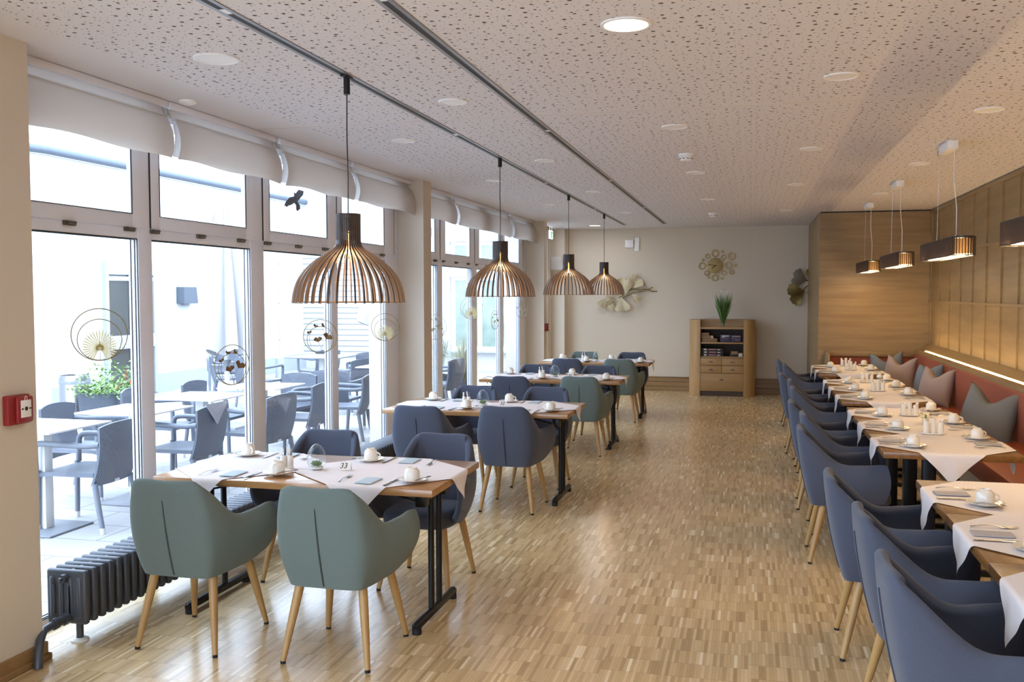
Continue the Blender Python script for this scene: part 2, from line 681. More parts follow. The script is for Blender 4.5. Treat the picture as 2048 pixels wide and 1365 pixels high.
def text_obj(s, size, name, m, parent, loc, rot, depth=0.0006, slant=0.0):
    cu = bpy.data.curves.new(name, 'FONT')
    cu.body = s
    cu.size = size
    cu.align_x = 'CENTER'
    cu.align_y = 'CENTER'
    cu.extrude = depth
    cu.shear = slant
    t = bpy.data.objects.new(name, cu)
    COL.objects.link(t)
    dg = bpy.context.evaluated_depsgraph_get()
    me = bpy.data.meshes.new_from_object(t.evaluated_get(dg))
    bpy.data.objects.remove(t)
    me.materials.clear()
    me.materials.append(MATS[m])
    o = bpy.data.objects.new(name, me)
    COL.objects.link(o)
    o.parent = parent
    o.location = loc
    o.rotation_euler = rot
    return o
# ================================================================== the room
structure(MB().span(-3.55, XR + 0.4, YREAR - 0.2, YB + 0.2, -0.12, 0.0).build('floor', 'mosaic_parquet', smooth=False))
b = MB()
b.span(-3.31, XR + 0.4, YREAR - 0.2, YB + 0.2, H, H + 0.10)
b.span(-3.95, XR + 0.4, YREAR - 0.2, YB + 0.2, H + 0.22, H + 0.40)
structure(b.build('ceiling', 'acoustic_board', smooth=False))
b = MB()
b.span(-3.31, XR, 5.886, 5.894, H - 0.0012, H + 0.001)
structure(b.build('trim_1', 'plaster_beige', smooth=False))

# window side: piers and lintel
b = MB()
b.span(-3.75, XL, 2.60, 3.62, 0, H)
b.span(-3.75, XL - 0.02, 8.93, 9.16, 0, H)
b.span(-3.75, XL, 14.46, 14.66, 0, H)
b.span(-3.75, -3.39, 16.10, YB + 0.2, 0, H)
b.span(-3.39, -3.16, 16.22, YB + 0.2, 0, H)
b.span(-3.75, XL, YREAR - 0.2, -3.6, 0, H)
b.span(-3.75, -3.39, YREAR - 0.2, YB + 0.2, 2.745, H + 0.25)
structure(b.build('wall_left', 'plaster_beige', smooth=False))
structure(MB().span(-3.75, XR + 0.4, YB, YB + 0.2, 0, H).build('wall_back', 'plaster_back', smooth=False))
b = MB()
b.span(-3.75, -2.6, YREAR - 0.2, YREAR, 0, H)
b.span(0.6, XR + 0.4, YREAR - 0.2, YREAR, 0, H)
b.span(-2.6, 0.6, YREAR - 0.2, YREAR, 2.6, H)  # unseen opening below, added to let fill daylight in from behind
structure(b.build('wall_rear', 'plaster_beige', smooth=False))
# oak panelled wall with raised battens
w = structure(MB().span(XR, XR + 0.2, YREAR, YB, 0, H - 0.012).build('wall_right', 'oak_panel', smooth=False))
b = MB()
y = 13.70
while y > YREAR + 0.2:
    b.span(XR - 0.016, XR + 0.002, y - 0.014, y + 0.014, 0.99, 2.745)
    y -= 0.614
b.span(XR - 0.018, XR + 0.002, YREAR, YR, 1.548, 1.576)
b.span(XR - 0.018, XR + 0.002, YREAR, YR, 2.156, 2.184)
b.span(XR - 0.016, XR + 0.002, YREAR, YR, 2.745, 2.786)
b.build('batten_grid', 'oak_panel', w, smooth=False)
b = MB()
b.span(XRET, XR, YR, YB, 0, 2.782)
structure(b.build('wall_return', 'oak_panel_x', smooth=False))
b = MB()
b.span(XRET + 0.012, XR, YR + 0.02, YB, 2.78, H + 0.01)
structure(b.build('trim_2', 'gasket_and_gap_shade', smooth=False))  # near-black strip: shade of the gap under the ceiling put into colour
# sloping ledge with a light line in front of the panelled wall
b = MB()
prof = [(2.33, 0.992), (2.222, 0.926), (2.222, 0.908), (2.196, 0.908), (2.196, 0.916), (2.15, 0.905), (2.15, 0.862), (2.33, 0.862)]
b.poly([(x, YREAR, z) for x, z in prof], (0, YR - YREAR - 0.0, 0))
led = structure(b.build('trim_3', 'oak_panel', smooth=False))
MB().span(2.198, 2.220, YREAR + 0.1, 13.35, 0.9075, 0.9135).build('led_strip', 'led_strip', led, smooth=False)

# skirtings
b = MB()
for z0, z1, d in ((0, 0.085, 0.055), (0.085, 0.165, 0.042), (0.165, 0.235, 0.028), (0.235, 0.252, 0.036)):
    b.span(-3.16, XRET, YB - d, YB + 0.01, z0, z1 - 0.006)
structure(b.build('baseboard_back', 'oak_trim', smooth=False))
b = MB()
b.span(XL - 0.005, XL + 0.014, 2.60, 3.64, 0, 0.085, 0.004)
b.span(XL - 0.005, XL + 0.026, 2.60, 3.652, 0, 0.03, 0.006)
b.span(XW + 0.06, XL + 0.026, 3.61, 3.652, 0, 0.03, 0.006)
b.span(XW + 0.06, XL + 0.012, 3.61, 3.64, 0, 0.085, 0.004)
structure(b.build('baseboard_left', 'oak_trim', smooth=False))

# ------------------------------------------------------------------ windows
def window(n, y0, y1, mull, uppers, glz_u, hinges):
    """mull: solid spans of the lower frame; uppers: sash spans; glz_u: glass spans in the sashes"""
    x0, x1 = XW - 0.045, XW + 0.02
    b = MB()
    b.span(x0, x1, y0, y1, 0.0, 0.045)
    b.span(x0, x1, y0, y1, 2.000, 2.06, 0.004)
    for a, c in mull:
        b.span(x0, x1 + 0.006, a, c, 0.0, 2.745, 0.005)
    root = structure(b.build('window_%d' % n, 'white_frame', smooth=True, angle=30))
    # lower panes
    g = MB()
    for (a, c), (d, e) in zip(mull, mull[1:]):
        MB().span(XW - 0.010, XW - 0.004, c - 0.01, d + 0.01, 0.035, 2.01).build('pane', 'window_glass', root, smooth=False)
        for xx in (XW - 0.0015, XW + 0.016, XW - 0.028):
            g.span(xx, xx + 0.003, c, c + 0.005, 0.045, 2.0)
            g.span(xx, xx + 0.003, d - 0.005, d, 0.045, 2.0)
            g.span(xx, xx + 0.003, c, d, 1.994, 2.0)
            g.span(xx, xx + 0.003, c, d, 0.045, 0.05)
    # upper sashes
    for (a, c), (d, e) in zip(uppers, glz_u):
        s = MB()
        xa, xb = XW + 0.002, XW + 0.030
        s.span(xa, xb, a, d, 2.061, 2.76, 0.003)
        s.span(xa, xb, e, c, 2.061, 2.76, 0.003)
        s.span(xa, xb - 0.001, d - 0.004, e + 0.004, 2.061, 2.138, 0.002)
        s.span(xa, xb - 0.001, d - 0.004, e + 0.004, 2.71, 2.76, 0.002)
        so = s.build('sash', 'white_frame', root, angle=30)
        MB().span(XW + 0.018, XW + 0.024, d - 0.01, e + 0.01, 2.13, 2.72).build('sash_pane', 'window_glass', so, smooth=False)
        for xx in (XW + 0.0245, XW + 0.0285):
            g.span(xx, xx + 0.003, d, d + 0.005, 2.138, 2.71)
            g.span(xx, xx + 0.003, e - 0.005, e, 2.138, 2.71)
            g.span(xx, xx + 0.003, d, e, 2.138, 2.142)
        for xx in (a, c):
            g.span(XW + 0.02, XW + 0.0315, xx - 0.003, xx + 0.003, 2.064, 2.74)
    g.build('glazing_gasket', 'gasket_and_gap_shade', root, smooth=False)
    for yy in hinges:
        h = MB()
        h.span(XW + 0.018, XW + 0.036, yy - 0.045, yy + 0.045, 2.036, 2.062, 0.005)
        h.cone((XW + 0.040, yy - 0.03, 2.052), (XW + 0.040, yy + 0.03, 2.052), 0.008, 0.008, 10)
        h.build('hinge', 'hinge_metal', root)
    return root
window(1, 3.62, 8.93, [(3.56, 3.68), (4.782, 4.908), (6.045, 6.228), (7.356, 7.484), (8.58, 8.93)],
       [(3.60, 4.886), (4.894, 6.206), (6.216, 7.463), (7.471, 8.80)],
       [(3.72, 4.728), (4.985, 5.984), (6.312, 7.283), (7.568, 8.545)],
       [4.214, 4.702, 4.934, 5.422, 5.914, 6.284, 6.772, 7.246, 7.60, 8.494])
window(2, 9.16, 14.46, [(9.10, 9.22), (10.145, 10.305), (11.49, 11.71), (12.88, 13.046), (14.03, 14.46)],
       [(9.16, 10.215), (10.225, 11.59), (11.60, 12.955), (12.965, 14.25)],
       [(9.28, 10.05), (10.40, 11.40), (11.80, 12.80), (13.10, 13.98)],
       [9.45, 10.058, 10.341, 10.833, 11.328, 11.681, 12.178, 12.80, 13.15, 13.9])
window(3, 14.66, 16.10, [(14.60, 14.76), (15.98, 16.14)], [(14.66, 16.08)], [(14.82, 15.92)], [14.9, 15.8])
# the glazed bay level with the photographer (outside the frame, lets the daylight in)
b = MB()
for a in (-3.62, -2.09, -0.56, 0.97, 2.50):
    b.span(XW - 0.045, XW + 0.02, a, a + 0.12, 0, 2.745)
b.span(XW - 0.045, XW + 0.02, -3.6, 2.6, 2.0, 2.13)
w4 = structure(b.build('window_4', 'white_frame', smooth=False))
b = MB()
MB().span(XW - 0.010, XW - 0.004, -3.6, 2.6, 0.0, 2.745).build('pane', 'window_glass', w4, smooth=False)

# narrow white reveals where the glazing meets the piers
# ------------------------------------------------------------------ roman blinds
def blind(label, y0, y1, seed, cord=True, y_end_flare=0.03):
    rnd = random.Random(seed)
    ph = rnd.random() * 6
    t = thing('roman_blind', label, 'blind', (-3.27, (y0 + y1) / 2, 2.47), 0, 'roman blinds under the ceiling on the window side')
    cy, cz = (y0 + y1) / 2, 2.47
    def L(x, y, z):
        return (x + 3.27, y - cy, z - cz)
    b = MB()
    b.box(L(-3.300, cy, 2.779), (0.03, y1 - y0 + 0.06, 0.038), 0.004)
    b.build('headrail', 'white_frame', t)
    # upper apron
    def up(u, v):
        y = y0 + (y1 - y0) * u
        return L(-3.316 + 0.026 * v, y, 2.765 - 0.062 * v)
    b = MB()
    b.shell(up, 12, 3, 0.004)
    b.build('apron', 'blind_fabric', t)
    b = MB()
    b.box(L(-3.282, cy, 2.70), (0.018, y1 - y0 + 0.004, 0.02), 0.006)
    b.build('batten', 'blind_white', t)
    def mainp(u, v):
        y = y0 + (y1 - y0) * u
        e = abs(u - 0.5) * 2
        sag = 0.006 * math.sin(u * 9 + ph) * v * v - 0.006 * (e ** 6) * v
        bul = 0.040 * math.sin(v * PI * 0.85) + 0.005 * v * math.sin(u * 7 + ph)
        yy = y + y_end_flare * (e ** 8) * v * (1 if u > 0.5 else -1) * (0.5 if u > 0.5 else 0.2)
        return L(-3.274 + bul, yy, 2.700 - 0.232 * v + sag)
    b = MB()
    b.shell(mainp, 40, 10, 0.006)
    b.build('front_fold', 'blind_fabric', t)
    def backp(u, v):
        y = y0 + 0.006 + (y1 - y0 - 0.012) * u
        return L(-3.300 + 0.018 * math.sin(v * PI) + 0.006 * math.sin(u * 8 + ph), y, 2.70 - 0.215 * v)
    b = MB()
    b.shell(backp, 24, 6, 0.004)
    b.build('rear_fold', 'blind_white', t)
    if cord:
        b = MB()
        pts = []
        for k in range(25):
            a = 2 * PI * k / 24
            pts.append(L(-3.30, y1 + 0.035 + 0.014 * math.sin(a), 2.60 - 0.085 * math.cos(a) * (1 if True else 0)))
        b.tube(pts[:-1], 0.0028, 6, closed=True)
        b.tube([L(-3.30, y1 + 0.035, 2.68), L(-3.31, y1 + 0.03, 2.78)], 0.0028, 6)
        b.build('pull_cord', 'blind_white', t)
    return t
bl = ['beige roman blind over the front pane, nearest the alarm box', 'beige roman blind over the second pane, left of the bird sticker pane',
      'beige roman blind right above the black bird sticker', 'beige roman blind ending against the near plaster pier']
for i, (a, c) in enumerate([(3.64, 4.862), (4.938, 6.152), (6.268, 7.445), (7.55, 8.905)]):
    blind(bl[i], a, c, i)
bl = ['beige roman blind just behind the near pier, rear window bay', 'beige roman blind in the middle of the rear window bay',
      'beige roman blind ending against the rear pier']
for i, (a, c) in enumerate([(9.19, 10.30), (10.415, 12.81), (12.98, 14.43)]):
    blind(bl[i], a, c, 10 + i)
# ================================================================== upholstered armchairs
ST_B = [Vector(p) for p in ((0, -.232, .362), (.155, -.222, .362), (.188, -.165, .364), (.208, -.06, .368), (.226, .06, .376), (.238, .185, .402))]
ST_M = [Vector(p) for p in ((0, -.285, .575), (.178, -.272, .575), (.236, -.205, .560), (.264, -.06, .520), (.283, .08, .505), (.287, .215, .520))]
ST_T = [Vector(p) for p in ((0, -.316, .812), (.158, -.300, .814), (.198, -.232, .770), (.226, -.075, .640), (.258, .06, .628), (.276, .195, .640))]
def sidepts(arr):
    left = [Vector((-p.x, p.y, p.z)) for p in reversed(arr[1:])]
    return left + arr
PB, PM, PT = sidepts(ST_B), sidepts(ST_M), sidepts(ST_T)
def u_map(u):
    return u
def shell_pt(u, v):
    return quadratic(catmull(PB, u), catmull(PM, u), catmull(PT, u), v)
def shell_mesh():
    """upholstered tub: outer skin, rolled rim, inner skin and rolled arm fronts"""
    b = MB()
    NU, NV = 60, 12
    th = 0.042
    P = [[shell_pt(i / NU, j / NV) for j in range(NV + 1)] for i in range(NU + 1)]
    def nrm(i, j):
        du = P[min(i + 1, NU)][j] - P[max(i - 1, 0)][j]
        dv = P[i][min(j + 1, NV)] - P[i][max(j - 1, 0)]
        return du.cross(dv).normalized()
    rings = []
    for i in range(NU + 1):
        e = min(i, NU - i)
        f = 1.0 if e > 1 else (0.78 if e == 1 else 0.35)
        row = []
        for j in range(NV + 1):
            n = nrm(i, j)
            row.append((P[i][j], n))
        outer = [p.copy() for p, n in row]
        inner = [p - n * (-th) * f for p, n in row]
        # decide the inward side: towards the seat axis
        mid = Vector((0, 0.0, 0.55))
        tst = row[NV // 2]
        sgn = 1 if (tst[0] + tst[1] * 0.01 - mid).length < (tst[0] - mid).length else -1
        inner = [p + n * sgn * th * f for p, n in row]
        mo = [p + n * sgn * th * f * 0.5 for p, n in row]
        up = (P[i][NV] - P[i][NV - 1]).normalized()
        dn = -(P[i][1] - P[i][0]).normalized()
        rim1 = outer[NV] * 0.82 + inner[NV] * 0.18 + up * 0.010 * f
        rim2 = mo[NV] + up * 0.014 * f
        rim3 = outer[NV] * 0.18 + inner[NV] * 0.82 + up * 0.010 * f
        bot = mo[0] + dn * 0.008 * f
        loop = outer + [rim1, rim2, rim3] + list(reversed(inner)) + [bot]
        if e == 0:   # pull the arm fronts round
            loop = [p + Vector((0, 0.006, 0)) for p in loop]
        rings.append([b.bm.verts.new(p) for p in loop])
    L = len(rings[0])
    for i in range(NU):
        for k in range(L):
            j = (k + 1) % L
            b._face([rings[i][k], rings[i + 1][k], rings[i + 1][j], rings[i][j]])
    for R_ in (rings[0], rings[-1]):
        no = NV + 1
        # close the narrow arm fronts with strips
        outer = R_[:no]
        inner = list(reversed(R_[no + 3:no + 3 + no]))
        for j in range(NV):
            b._face([outer[j], outer[j + 1], inner[j + 1], inner[j]])
        b._face([outer[NV], R_[no], R_[no + 1], R_[no + 2], inner[NV]])
        b._face([outer[0], inner[0], R_[-1]])
    return b
def seat_mesh():
    b = MB()
    def fn(u, v):
        a = 2 * PI * u
        ex = 2 / 4.2
        cx, sy = math.cos(a), math.sin(a)
        px = math.copysign(abs(cx) ** ex, cx)
        py = math.copysign(abs(sy) ** ex, sy)
        t = v * PI - PI / 2
        rr = max(math.cos(t), 0) ** 0.28
        zz = math.copysign(abs(math.sin(t)) ** 0.7, math.sin(t))
        front = 0.005 * py
        crown = 0.008 * (1 - rr) if zz > 0 else 0
        return Vector((0.212 * px * rr, 0.015 + 0.235 * py * rr, 0.405 + 0.055 * zz + front + crown))
    b.grid(fn, 40, 16, closed_u=True)
    bmesh.ops.remove_doubles(b.bm, verts=b.bm.verts, dist=0.0004)
    return b
def seam_mesh():
    b = MB()
    def fn(u, v):
        vv = 0.03 + 0.82 * (1 - u)
        p = shell_pt(0.5, vv)
        w = 0.0042 * (0.25 + 0.75 * min(1, u * 2.2)) * (1 if u > 0.02 else 0.2)
        ang = PI * v
        return p + Vector((0.004 * (u - 0.5) - math.cos(ang) * w, -math.sin(ang) * 0.005 - 0.0005, 0))
    b.grid(fn, 24, 6)
    return b
def make_chair(name, fabric, seamm):
    t = thing(name, 'x', 'chair')
    shell_mesh().build('tub_shell', fabric, t, angle=60)
    seat_mesh().build('seat', fabric, t, angle=80)
    seam_mesh().build('back_seam', seamm, t, angle=80)
    for sx in (-1, 1):
        for sy in (-1, 1):
            top = Vector((sx * 0.150, 0.0 + sy * 0.150, 0.385))
            bot = Vector((sx * 0.208, sy * 0.232, 0.012))
            b = MB()
            pts = [top.lerp(bot, k / 6) for k in range(7)]
            b.tube(pts, [0.0215, 0.0212, 0.0205, 0.0190, 0.0170, 0.0148, 0.0128], 14)
            lg = b.build('leg', 'leg_oak', t)
            d = (bot - top).normalized()
            b = MB()
            b.cone(bot - d * 0.001, Vector((bot.x, bot.y, 0)), 0.0128, 0.0125, 12)
            b.build('foot_pad', 'black_rubber', lg)
    return Placer(t)
green = make_chair('armchair', 'green_felt', 'seam_green')
blue = make_chair('armchair', 'blue_felt', 'seam_blue')
TN = ['front', 'second', 'third', 'rear']
TBL = [(-2.22, 4.635, 1.515, 0.80), (-2.135, 7.575, 1.53, 0.82), (-2.12, 10.37, 1.55, 0.82), (-2.07, 13.0, 1.51, 0.80)]
# (table, window/aisle, near/far, colour, x, y)
for ti, near, aisle, colr, x, y in (
        (0, 1, 0, 'g', -2.595, 4.075), (0, 1, 1, 'g', -1.840, 4.080), (0, 0, 0, 'b', -2.545, 5.165), (0, 0, 1, 'b', -1.82, 5.175),
        (1, 1, 0, 'b', -2.455, 7.060), (1, 1, 1, 'b', -1.80, 7.175), (1, 0, 0, 'b', -2.460, 8.115), (1, 0, 1, 'b', -1.795, 8.130),
        (2, 1, 0, 'b', -2.420, 9.730), (2, 1, 1, 'g', -1.710, 9.840), (2, 0, 0, 'b', -2.490, 10.83), (2, 0, 1, 'b', -1.745, 10.83),
        (3, 1, 0, 'b', -2.350, 12.46), (3, 1, 1, 'g', -1.665, 12.50), (3, 0, 0, 'g', -2.360, 13.40), (3, 0, 1, 'b', -1.675, 13.40)):
    lab = '%s armchair on the %s side of the %s window table, %s seat' % ('green' if colr == 'g' else 'blue', 'near' if near else 'far', TN[ti], 'aisle' if aisle else 'window')
    rz = random.Random(ti * 10 + near * 3 + aisle).uniform(-0.03, 0.03)
    (green if colr == 'g' else blue)(lab, (x, y, 0), rz + (0 if near else PI), 'armchairs around the window tables')
G = [[12.59, 11.83], [10.46, 9.71, 8.95], [7.79, 7.03, 6.28], [4.685, 3.93, 3.18]]
GN = ['rearmost', 'third', 'second', 'nearest']
ORD = {2: ['rear', 'front'], 3: ['rear', 'middle', 'front']}
for gi, g in enumerate(G):
    for k, yc in enumerate(g):
        rn = random.Random(gi * 7 + k)
        xx = [[0.625, 0.68], [0.60, 0.66, 0.66], [0.60, 0.655, 0.60], [0.655, 0.715, 0.715]][gi][k]
        lab = 'blue armchair at the %s bench table group, %s chair of %s' % (GN[gi], ORD[len(g)][k], 'two' if len(g) == 2 else 'three')
        blue(lab, (xx, yc + 0.01, 0), -PI / 2 + rn.uniform(-0.03, 0.03), 'armchairs along the bench tables')
# ================================================================== tables by the windows
TZ = 0.745
def long_table(ti):
    cx, cy, w, d = TBL[ti]
    t = thing('dining_table', '%s wooden folding table on black metal legs in the window row' % TN[ti].capitalize() if ti else 'front wooden folding table with number 33, on black metal legs', 'table', (cx, cy, 0), 0, 'window tables')
    b = MB()
    b.box((0, 0, TZ - 0.0175), (w, d, 0.035), 0.003)
    b.build('tabletop', 'table_wood', t)
    for s in (-1, 1):
        lx = s * (w / 2 - 0.125)
        b = MB()
        for dy in (-0.062, 0.062):
            b.tube([(lx, dy, 0.66), (lx, dy, 0.045)], 0.0165, 14)
        b.build('leg', 'black_metal', t)
        b = MB()
        b.tube([(lx, -0.31, 0.038), (lx, -0.30, 0.040), (lx, 0.30, 0.040), (lx, 0.31, 0.038)], [0.014, 0.022, 0.022, 0.014], 14)
        ft = b.build('foot_bar', 'black_metal', t)
        for dy in (-0.285, 0.285):
            b = MB()
            b.cone((lx, dy, 0.0), (lx, dy, 0.03), 0.024, 0.024, 14)
            b.build('glide', 'black_rubber', ft)
        b = MB()
        b.box((lx + s * 0.0, 0, 0.700), (0.05, 0.62, 0.02), 0.003)
        for dy in (-0.16, 0.16):
            b.box((lx - s * 0.012, dy, 0.655), (0.055, 0.07, 0.09), 0.006)
        b.tube([(lx, -0.16, 0.64), (lx, 0.16, 0.64)], 0.012, 10)
        b.build('hinge_bracket', 'black_metal', t)
        for dy in (-0.16, 0.16):
            b = MB()
            b.tube([(lx - s * 0.02, dy, 0.63), (lx - s * 0.33, dy, 0.70)], 0.006, 8)
            b.build('folding_strut', 'black_metal', t)
    return t
for i in range(4):
    long_table(i)

# linen squares laid cornerwise; what passes an edge hangs down
def cloth(label, cx, cy, D, rect, z, group, seed, ang=0.0):
    rnd = random.Random(seed)
    x0, x1, y0, y1 = rect
    R = 0.012
    th = math.radians(45 + ang)
    s = D * math.sqrt(2)
    p1, p2 = rnd.random() * 6, rnd.random() * 6
    def drape(q, lo, hi):
        """returns position along the axis and drop"""
        if q > hi:
            d = q - hi
            sg, e = 1, hi
        elif q < lo:
            d = lo - q
            sg, e = -1, lo
        else:
            return q, 0.0, 0
        a = min(d / R, PI / 2)
        out = R * math.sin(a)
        drop = R * (1 - math.cos(a))
        if d > R * PI / 2:
            drop += d - R * PI / 2
        return e + sg * (out + 0.012 * min(drop / 0.12, 1.0)), drop, sg
    def fn(u, v):
        a, c = (u - 0.5) * s, (v - 0.5) * s
        px = a * math.cos(th) - c * math.sin(th) + cx
        py = a * math.sin(th) + c * math.cos(th) + cy
        nx, dx, sx = drape(px, x0, x1)
        ny, dy, sy = drape(py, y0, y1)
        drop = dx + dy
        wv = 0.0012 * (math.sin(px * 9 + p1) * math.sin(py * 8 + p2)) if drop == 0 else 0.0
        if drop > 0.02:
            k = min(1, drop / 0.12)
            if sx:
                nx += sx * 0.006 * k * math.sin((py - cy) * 40 + p1)
                ny += (cy - py) * 0.10 * k
            if sy:
                ny += sy * 0.006 * k * math.sin((px - cx) * 40 + p2)
                nx += (cx - px) * 0.10 * k
        return Vector((nx - cx, ny - cy, z + 0.0013 + wv - drop - TZ))
    b = MB()
    b.grid(fn, 64, 64)
    o = b.build('table_linen', 'table_linen', None, angle=180, loc=(cx, cy, TZ))
    return tag(o, label, 'tablecloth', group)

SID = ['window', 'aisle']
for ti in range(4):
    cx, cy, w, d = TBL[ti]
    rect = (cx - w / 2, cx + w / 2, cy - d / 2, cy + d / 2)
    lay = ((cx - 0.45, cy + 0.025, 0.52, 1.0), (cx + 0.35, cy - 0.01, 0.55, 4.0)) if ti == 0 else ((cx - 0.36, cy + 0.02, 0.53, -3.0 + ti), (cx + 0.36, cy, 0.54, 2.0 - ti))
    for k, (xx, yy, DD, an) in enumerate(lay):
        lab = 'pale linen square draped cornerwise over the %s end of the %s window table' % (SID[k], TN[ti])
        cloth(lab, xx, yy, DD, rect, TZ + 0.0016 + 0.0022 * k, 'linen squares on the window tables', ti * 2 + k, an)

# ================================================================== tables along the bench
def bench_table(label, cx, cy, w=0.76, d=0.75):
    t = thing('bistro_table', label, 'table', (cx, cy, 0), 0, 'square tables along the bench')
    b = MB()
    b.box((0, 0, TZ - 0.019), (w, d - 0.004, 0.038), 0.003)
    b.build('tabletop', 'bench_table_wood', t)
    b = MB()
    for dx in (-0.07, 0.07):
        b.box((dx, 0, 0.365), (0.07, 0.07, 0.70), 0.006)
    b.build('column', 'black_metal', t)
    b = MB()
    b.box((0, 0, 0.712), (0.44, 0.40, 0.022), 0.004)
    b.build('top_plate', 'black_metal', t)
    b = MB()
    for dy in (-0.22, 0.22):
        b.box((0, dy, 0.018), (0.52, 0.05, 0.030), 0.006)
    b.box((0, 0, 0.018), (0.24, 0.46, 0.026), 0.004)
    b.build('base', 'black_metal', t)
    return t
BX = 1.14
for gi, g in enumerate(G):
    off = 0.045 if gi == 3 else 0.0
    rect = (BX + off - 0.38, BX + off + 0.38, g[-1] - 0.375, g[0] + 0.375)
    for k, yc in enumerate(g):
        pos = ORD[len(g)][k]
        bench_table('square wooden table on black columns, %s one of the %s bench table group' % (pos, GN[gi]), BX + off, yc)
        cloth('pale linen square draped cornerwise over the %s table of the %s bench group' % (pos, GN[gi]), BX + off, yc, 0.56, rect, TZ + 0.0016 + 0.0022 * (k % 2) + 0.0006 * k, 'linen squares on the bench tables', 40 + gi * 3 + k, random.Random(gi * 3 + k).uniform(-3, 3))

# ================================================================== tableware
def make_cup():
    t = thing('coffee_cup', 'x', 'cup')
    b = MB()
    b.lathe([(0.0372, 0.0), (0.0385, 0.002), (0.0390, 0.020), (0.0378, 0.040), (0.0335, 0.051), (0.0265, 0.056), (0.0235, 0.0575), (0.0235, 0.0635), (0.0215, 0.0640), (0.0205, 0.0590), (0.0, 0.0585)], n=28)
    b.build('body', 'porcelain', t, angle=60)
    b = MB()
    pts = []
    for k in range(13):
        a = -PI / 2 + PI * k / 12
        pts.append((0.036 + 0.024 * math.cos(a), 0, 0.026 + 0.016 * math.sin(a)))
    b.tube(pts, [0.0045] * 13, 8)
    b.build('handle', 'porcelain', t)
    return Placer(t)
def make_saucer():
    b = MB()
    b.lathe([(0, 0.004), (0.026, 0.003), (0.028, 0.0), (0.034, 0.0), (0.040, 0.004), (0.062, 0.009), (0.077, 0.015), (0.0775, 0.0165), (0.074, 0.0168), (0.060, 0.012), (0.042, 0.0078), (0.0, 0.007)], n=36)
    o = b.build('saucer', 'porcelain', None, angle=60)
    tag(o, 'x', 'saucer')
    return Placer(o)
def make_knife():
    b = MB()
    def blade(u, v):
        x = -0.095 + 0.19 * u
        w = 0.0085 * (0.85 if u < 0.5 else 1.05) * (1 - max(0, (u - 0.88) / 0.12) ** 2 * 0.85)
        a = 2 * PI * v
        hh = 0.0022 if u < 0.52 else 0.0012
        return Vector((w * math.cos(a), x, 0.0022 + hh * math.sin(a)))
    b.grid(blade, 30, 10)
    o = b.build('table_knife', 'steel', None, angle=60)
    tag(o, 'x', 'knife')
    return Placer(o)
def make_fork():
    b = MB()
    def stem(u, v):
        y = -0.09 + 0.125 * u
        w = 0.0055 - 0.003 * math.sin(u * PI) + 0.0075 * max(0, (u - 0.82) / 0.18)
        a = 2 * PI * v
        return Vector((w * math.cos(a), y, 0.003 + 0.010 * math.sin(u * PI) * 0.7 + 0.0016 * math.sin(a)))
    b.grid(stem, 24, 8)
    for k in range(4):
        x = (k - 1.5) * 0.0052
        b.tube([(x, 0.032, 0.003), (x * 1.05, 0.055, 0.0015), (x * 1.05, 0.085, 0.006)], [0.0018, 0.0017, 0.0010], 6)
    b.box((0, 0.034, 0.003), (0.020, 0.010, 0.0026), 0.001)
    o = b.build('table_fork', 'steel', None, angle=60)
    tag(o, 'x', 'fork')
    return Placer(o)
def make_spoon():
    b = MB()
    b.tube([(0, -0.065, 0.001), (0, -0.02, 0.006), (0, 0.03, 0.003)], [0.0030, 0.0022, 0.0020], 8)
    def bowl(u, v):
        a = 2 * PI * u
        r = v
        return Vector((0.0115 * r * math.cos(a), 0.05 + 0.020 * r * math.sin(a), 0.0045 - 0.004 * (1 - r * r)))
    b.grid(bowl, 18, 5, closed_u=True)
    o = b.build('teaspoon', 'steel', None, angle=60)
    tag(o, 'x', 'spoon')
    return Placer(o)
def make_card(name, m, cat, th=0.004):
    t = MB()
    def fn(u, v):
        return Vector(((u - 0.5) * 0.085, (v - 0.5) * 0.145, th + 0.0015 * math.sin(u * PI)))
    t.shell(fn, 6, 6, -th)
    o = t.build(name, m, None, angle=60)
    tag(o, 'x', cat)
    return Placer(o)
cup_p, sau_p, kni_p, for_p, spo_p = make_cup(), make_saucer(), make_knife(), make_fork(), make_spoon()
nap_blue = make_card('folded_napkin', 'card_blue', 'napkin')
nap_grey = make_card('folded_napkin', 'card_grey', 'napkin')
ZC = TZ + 0.0068
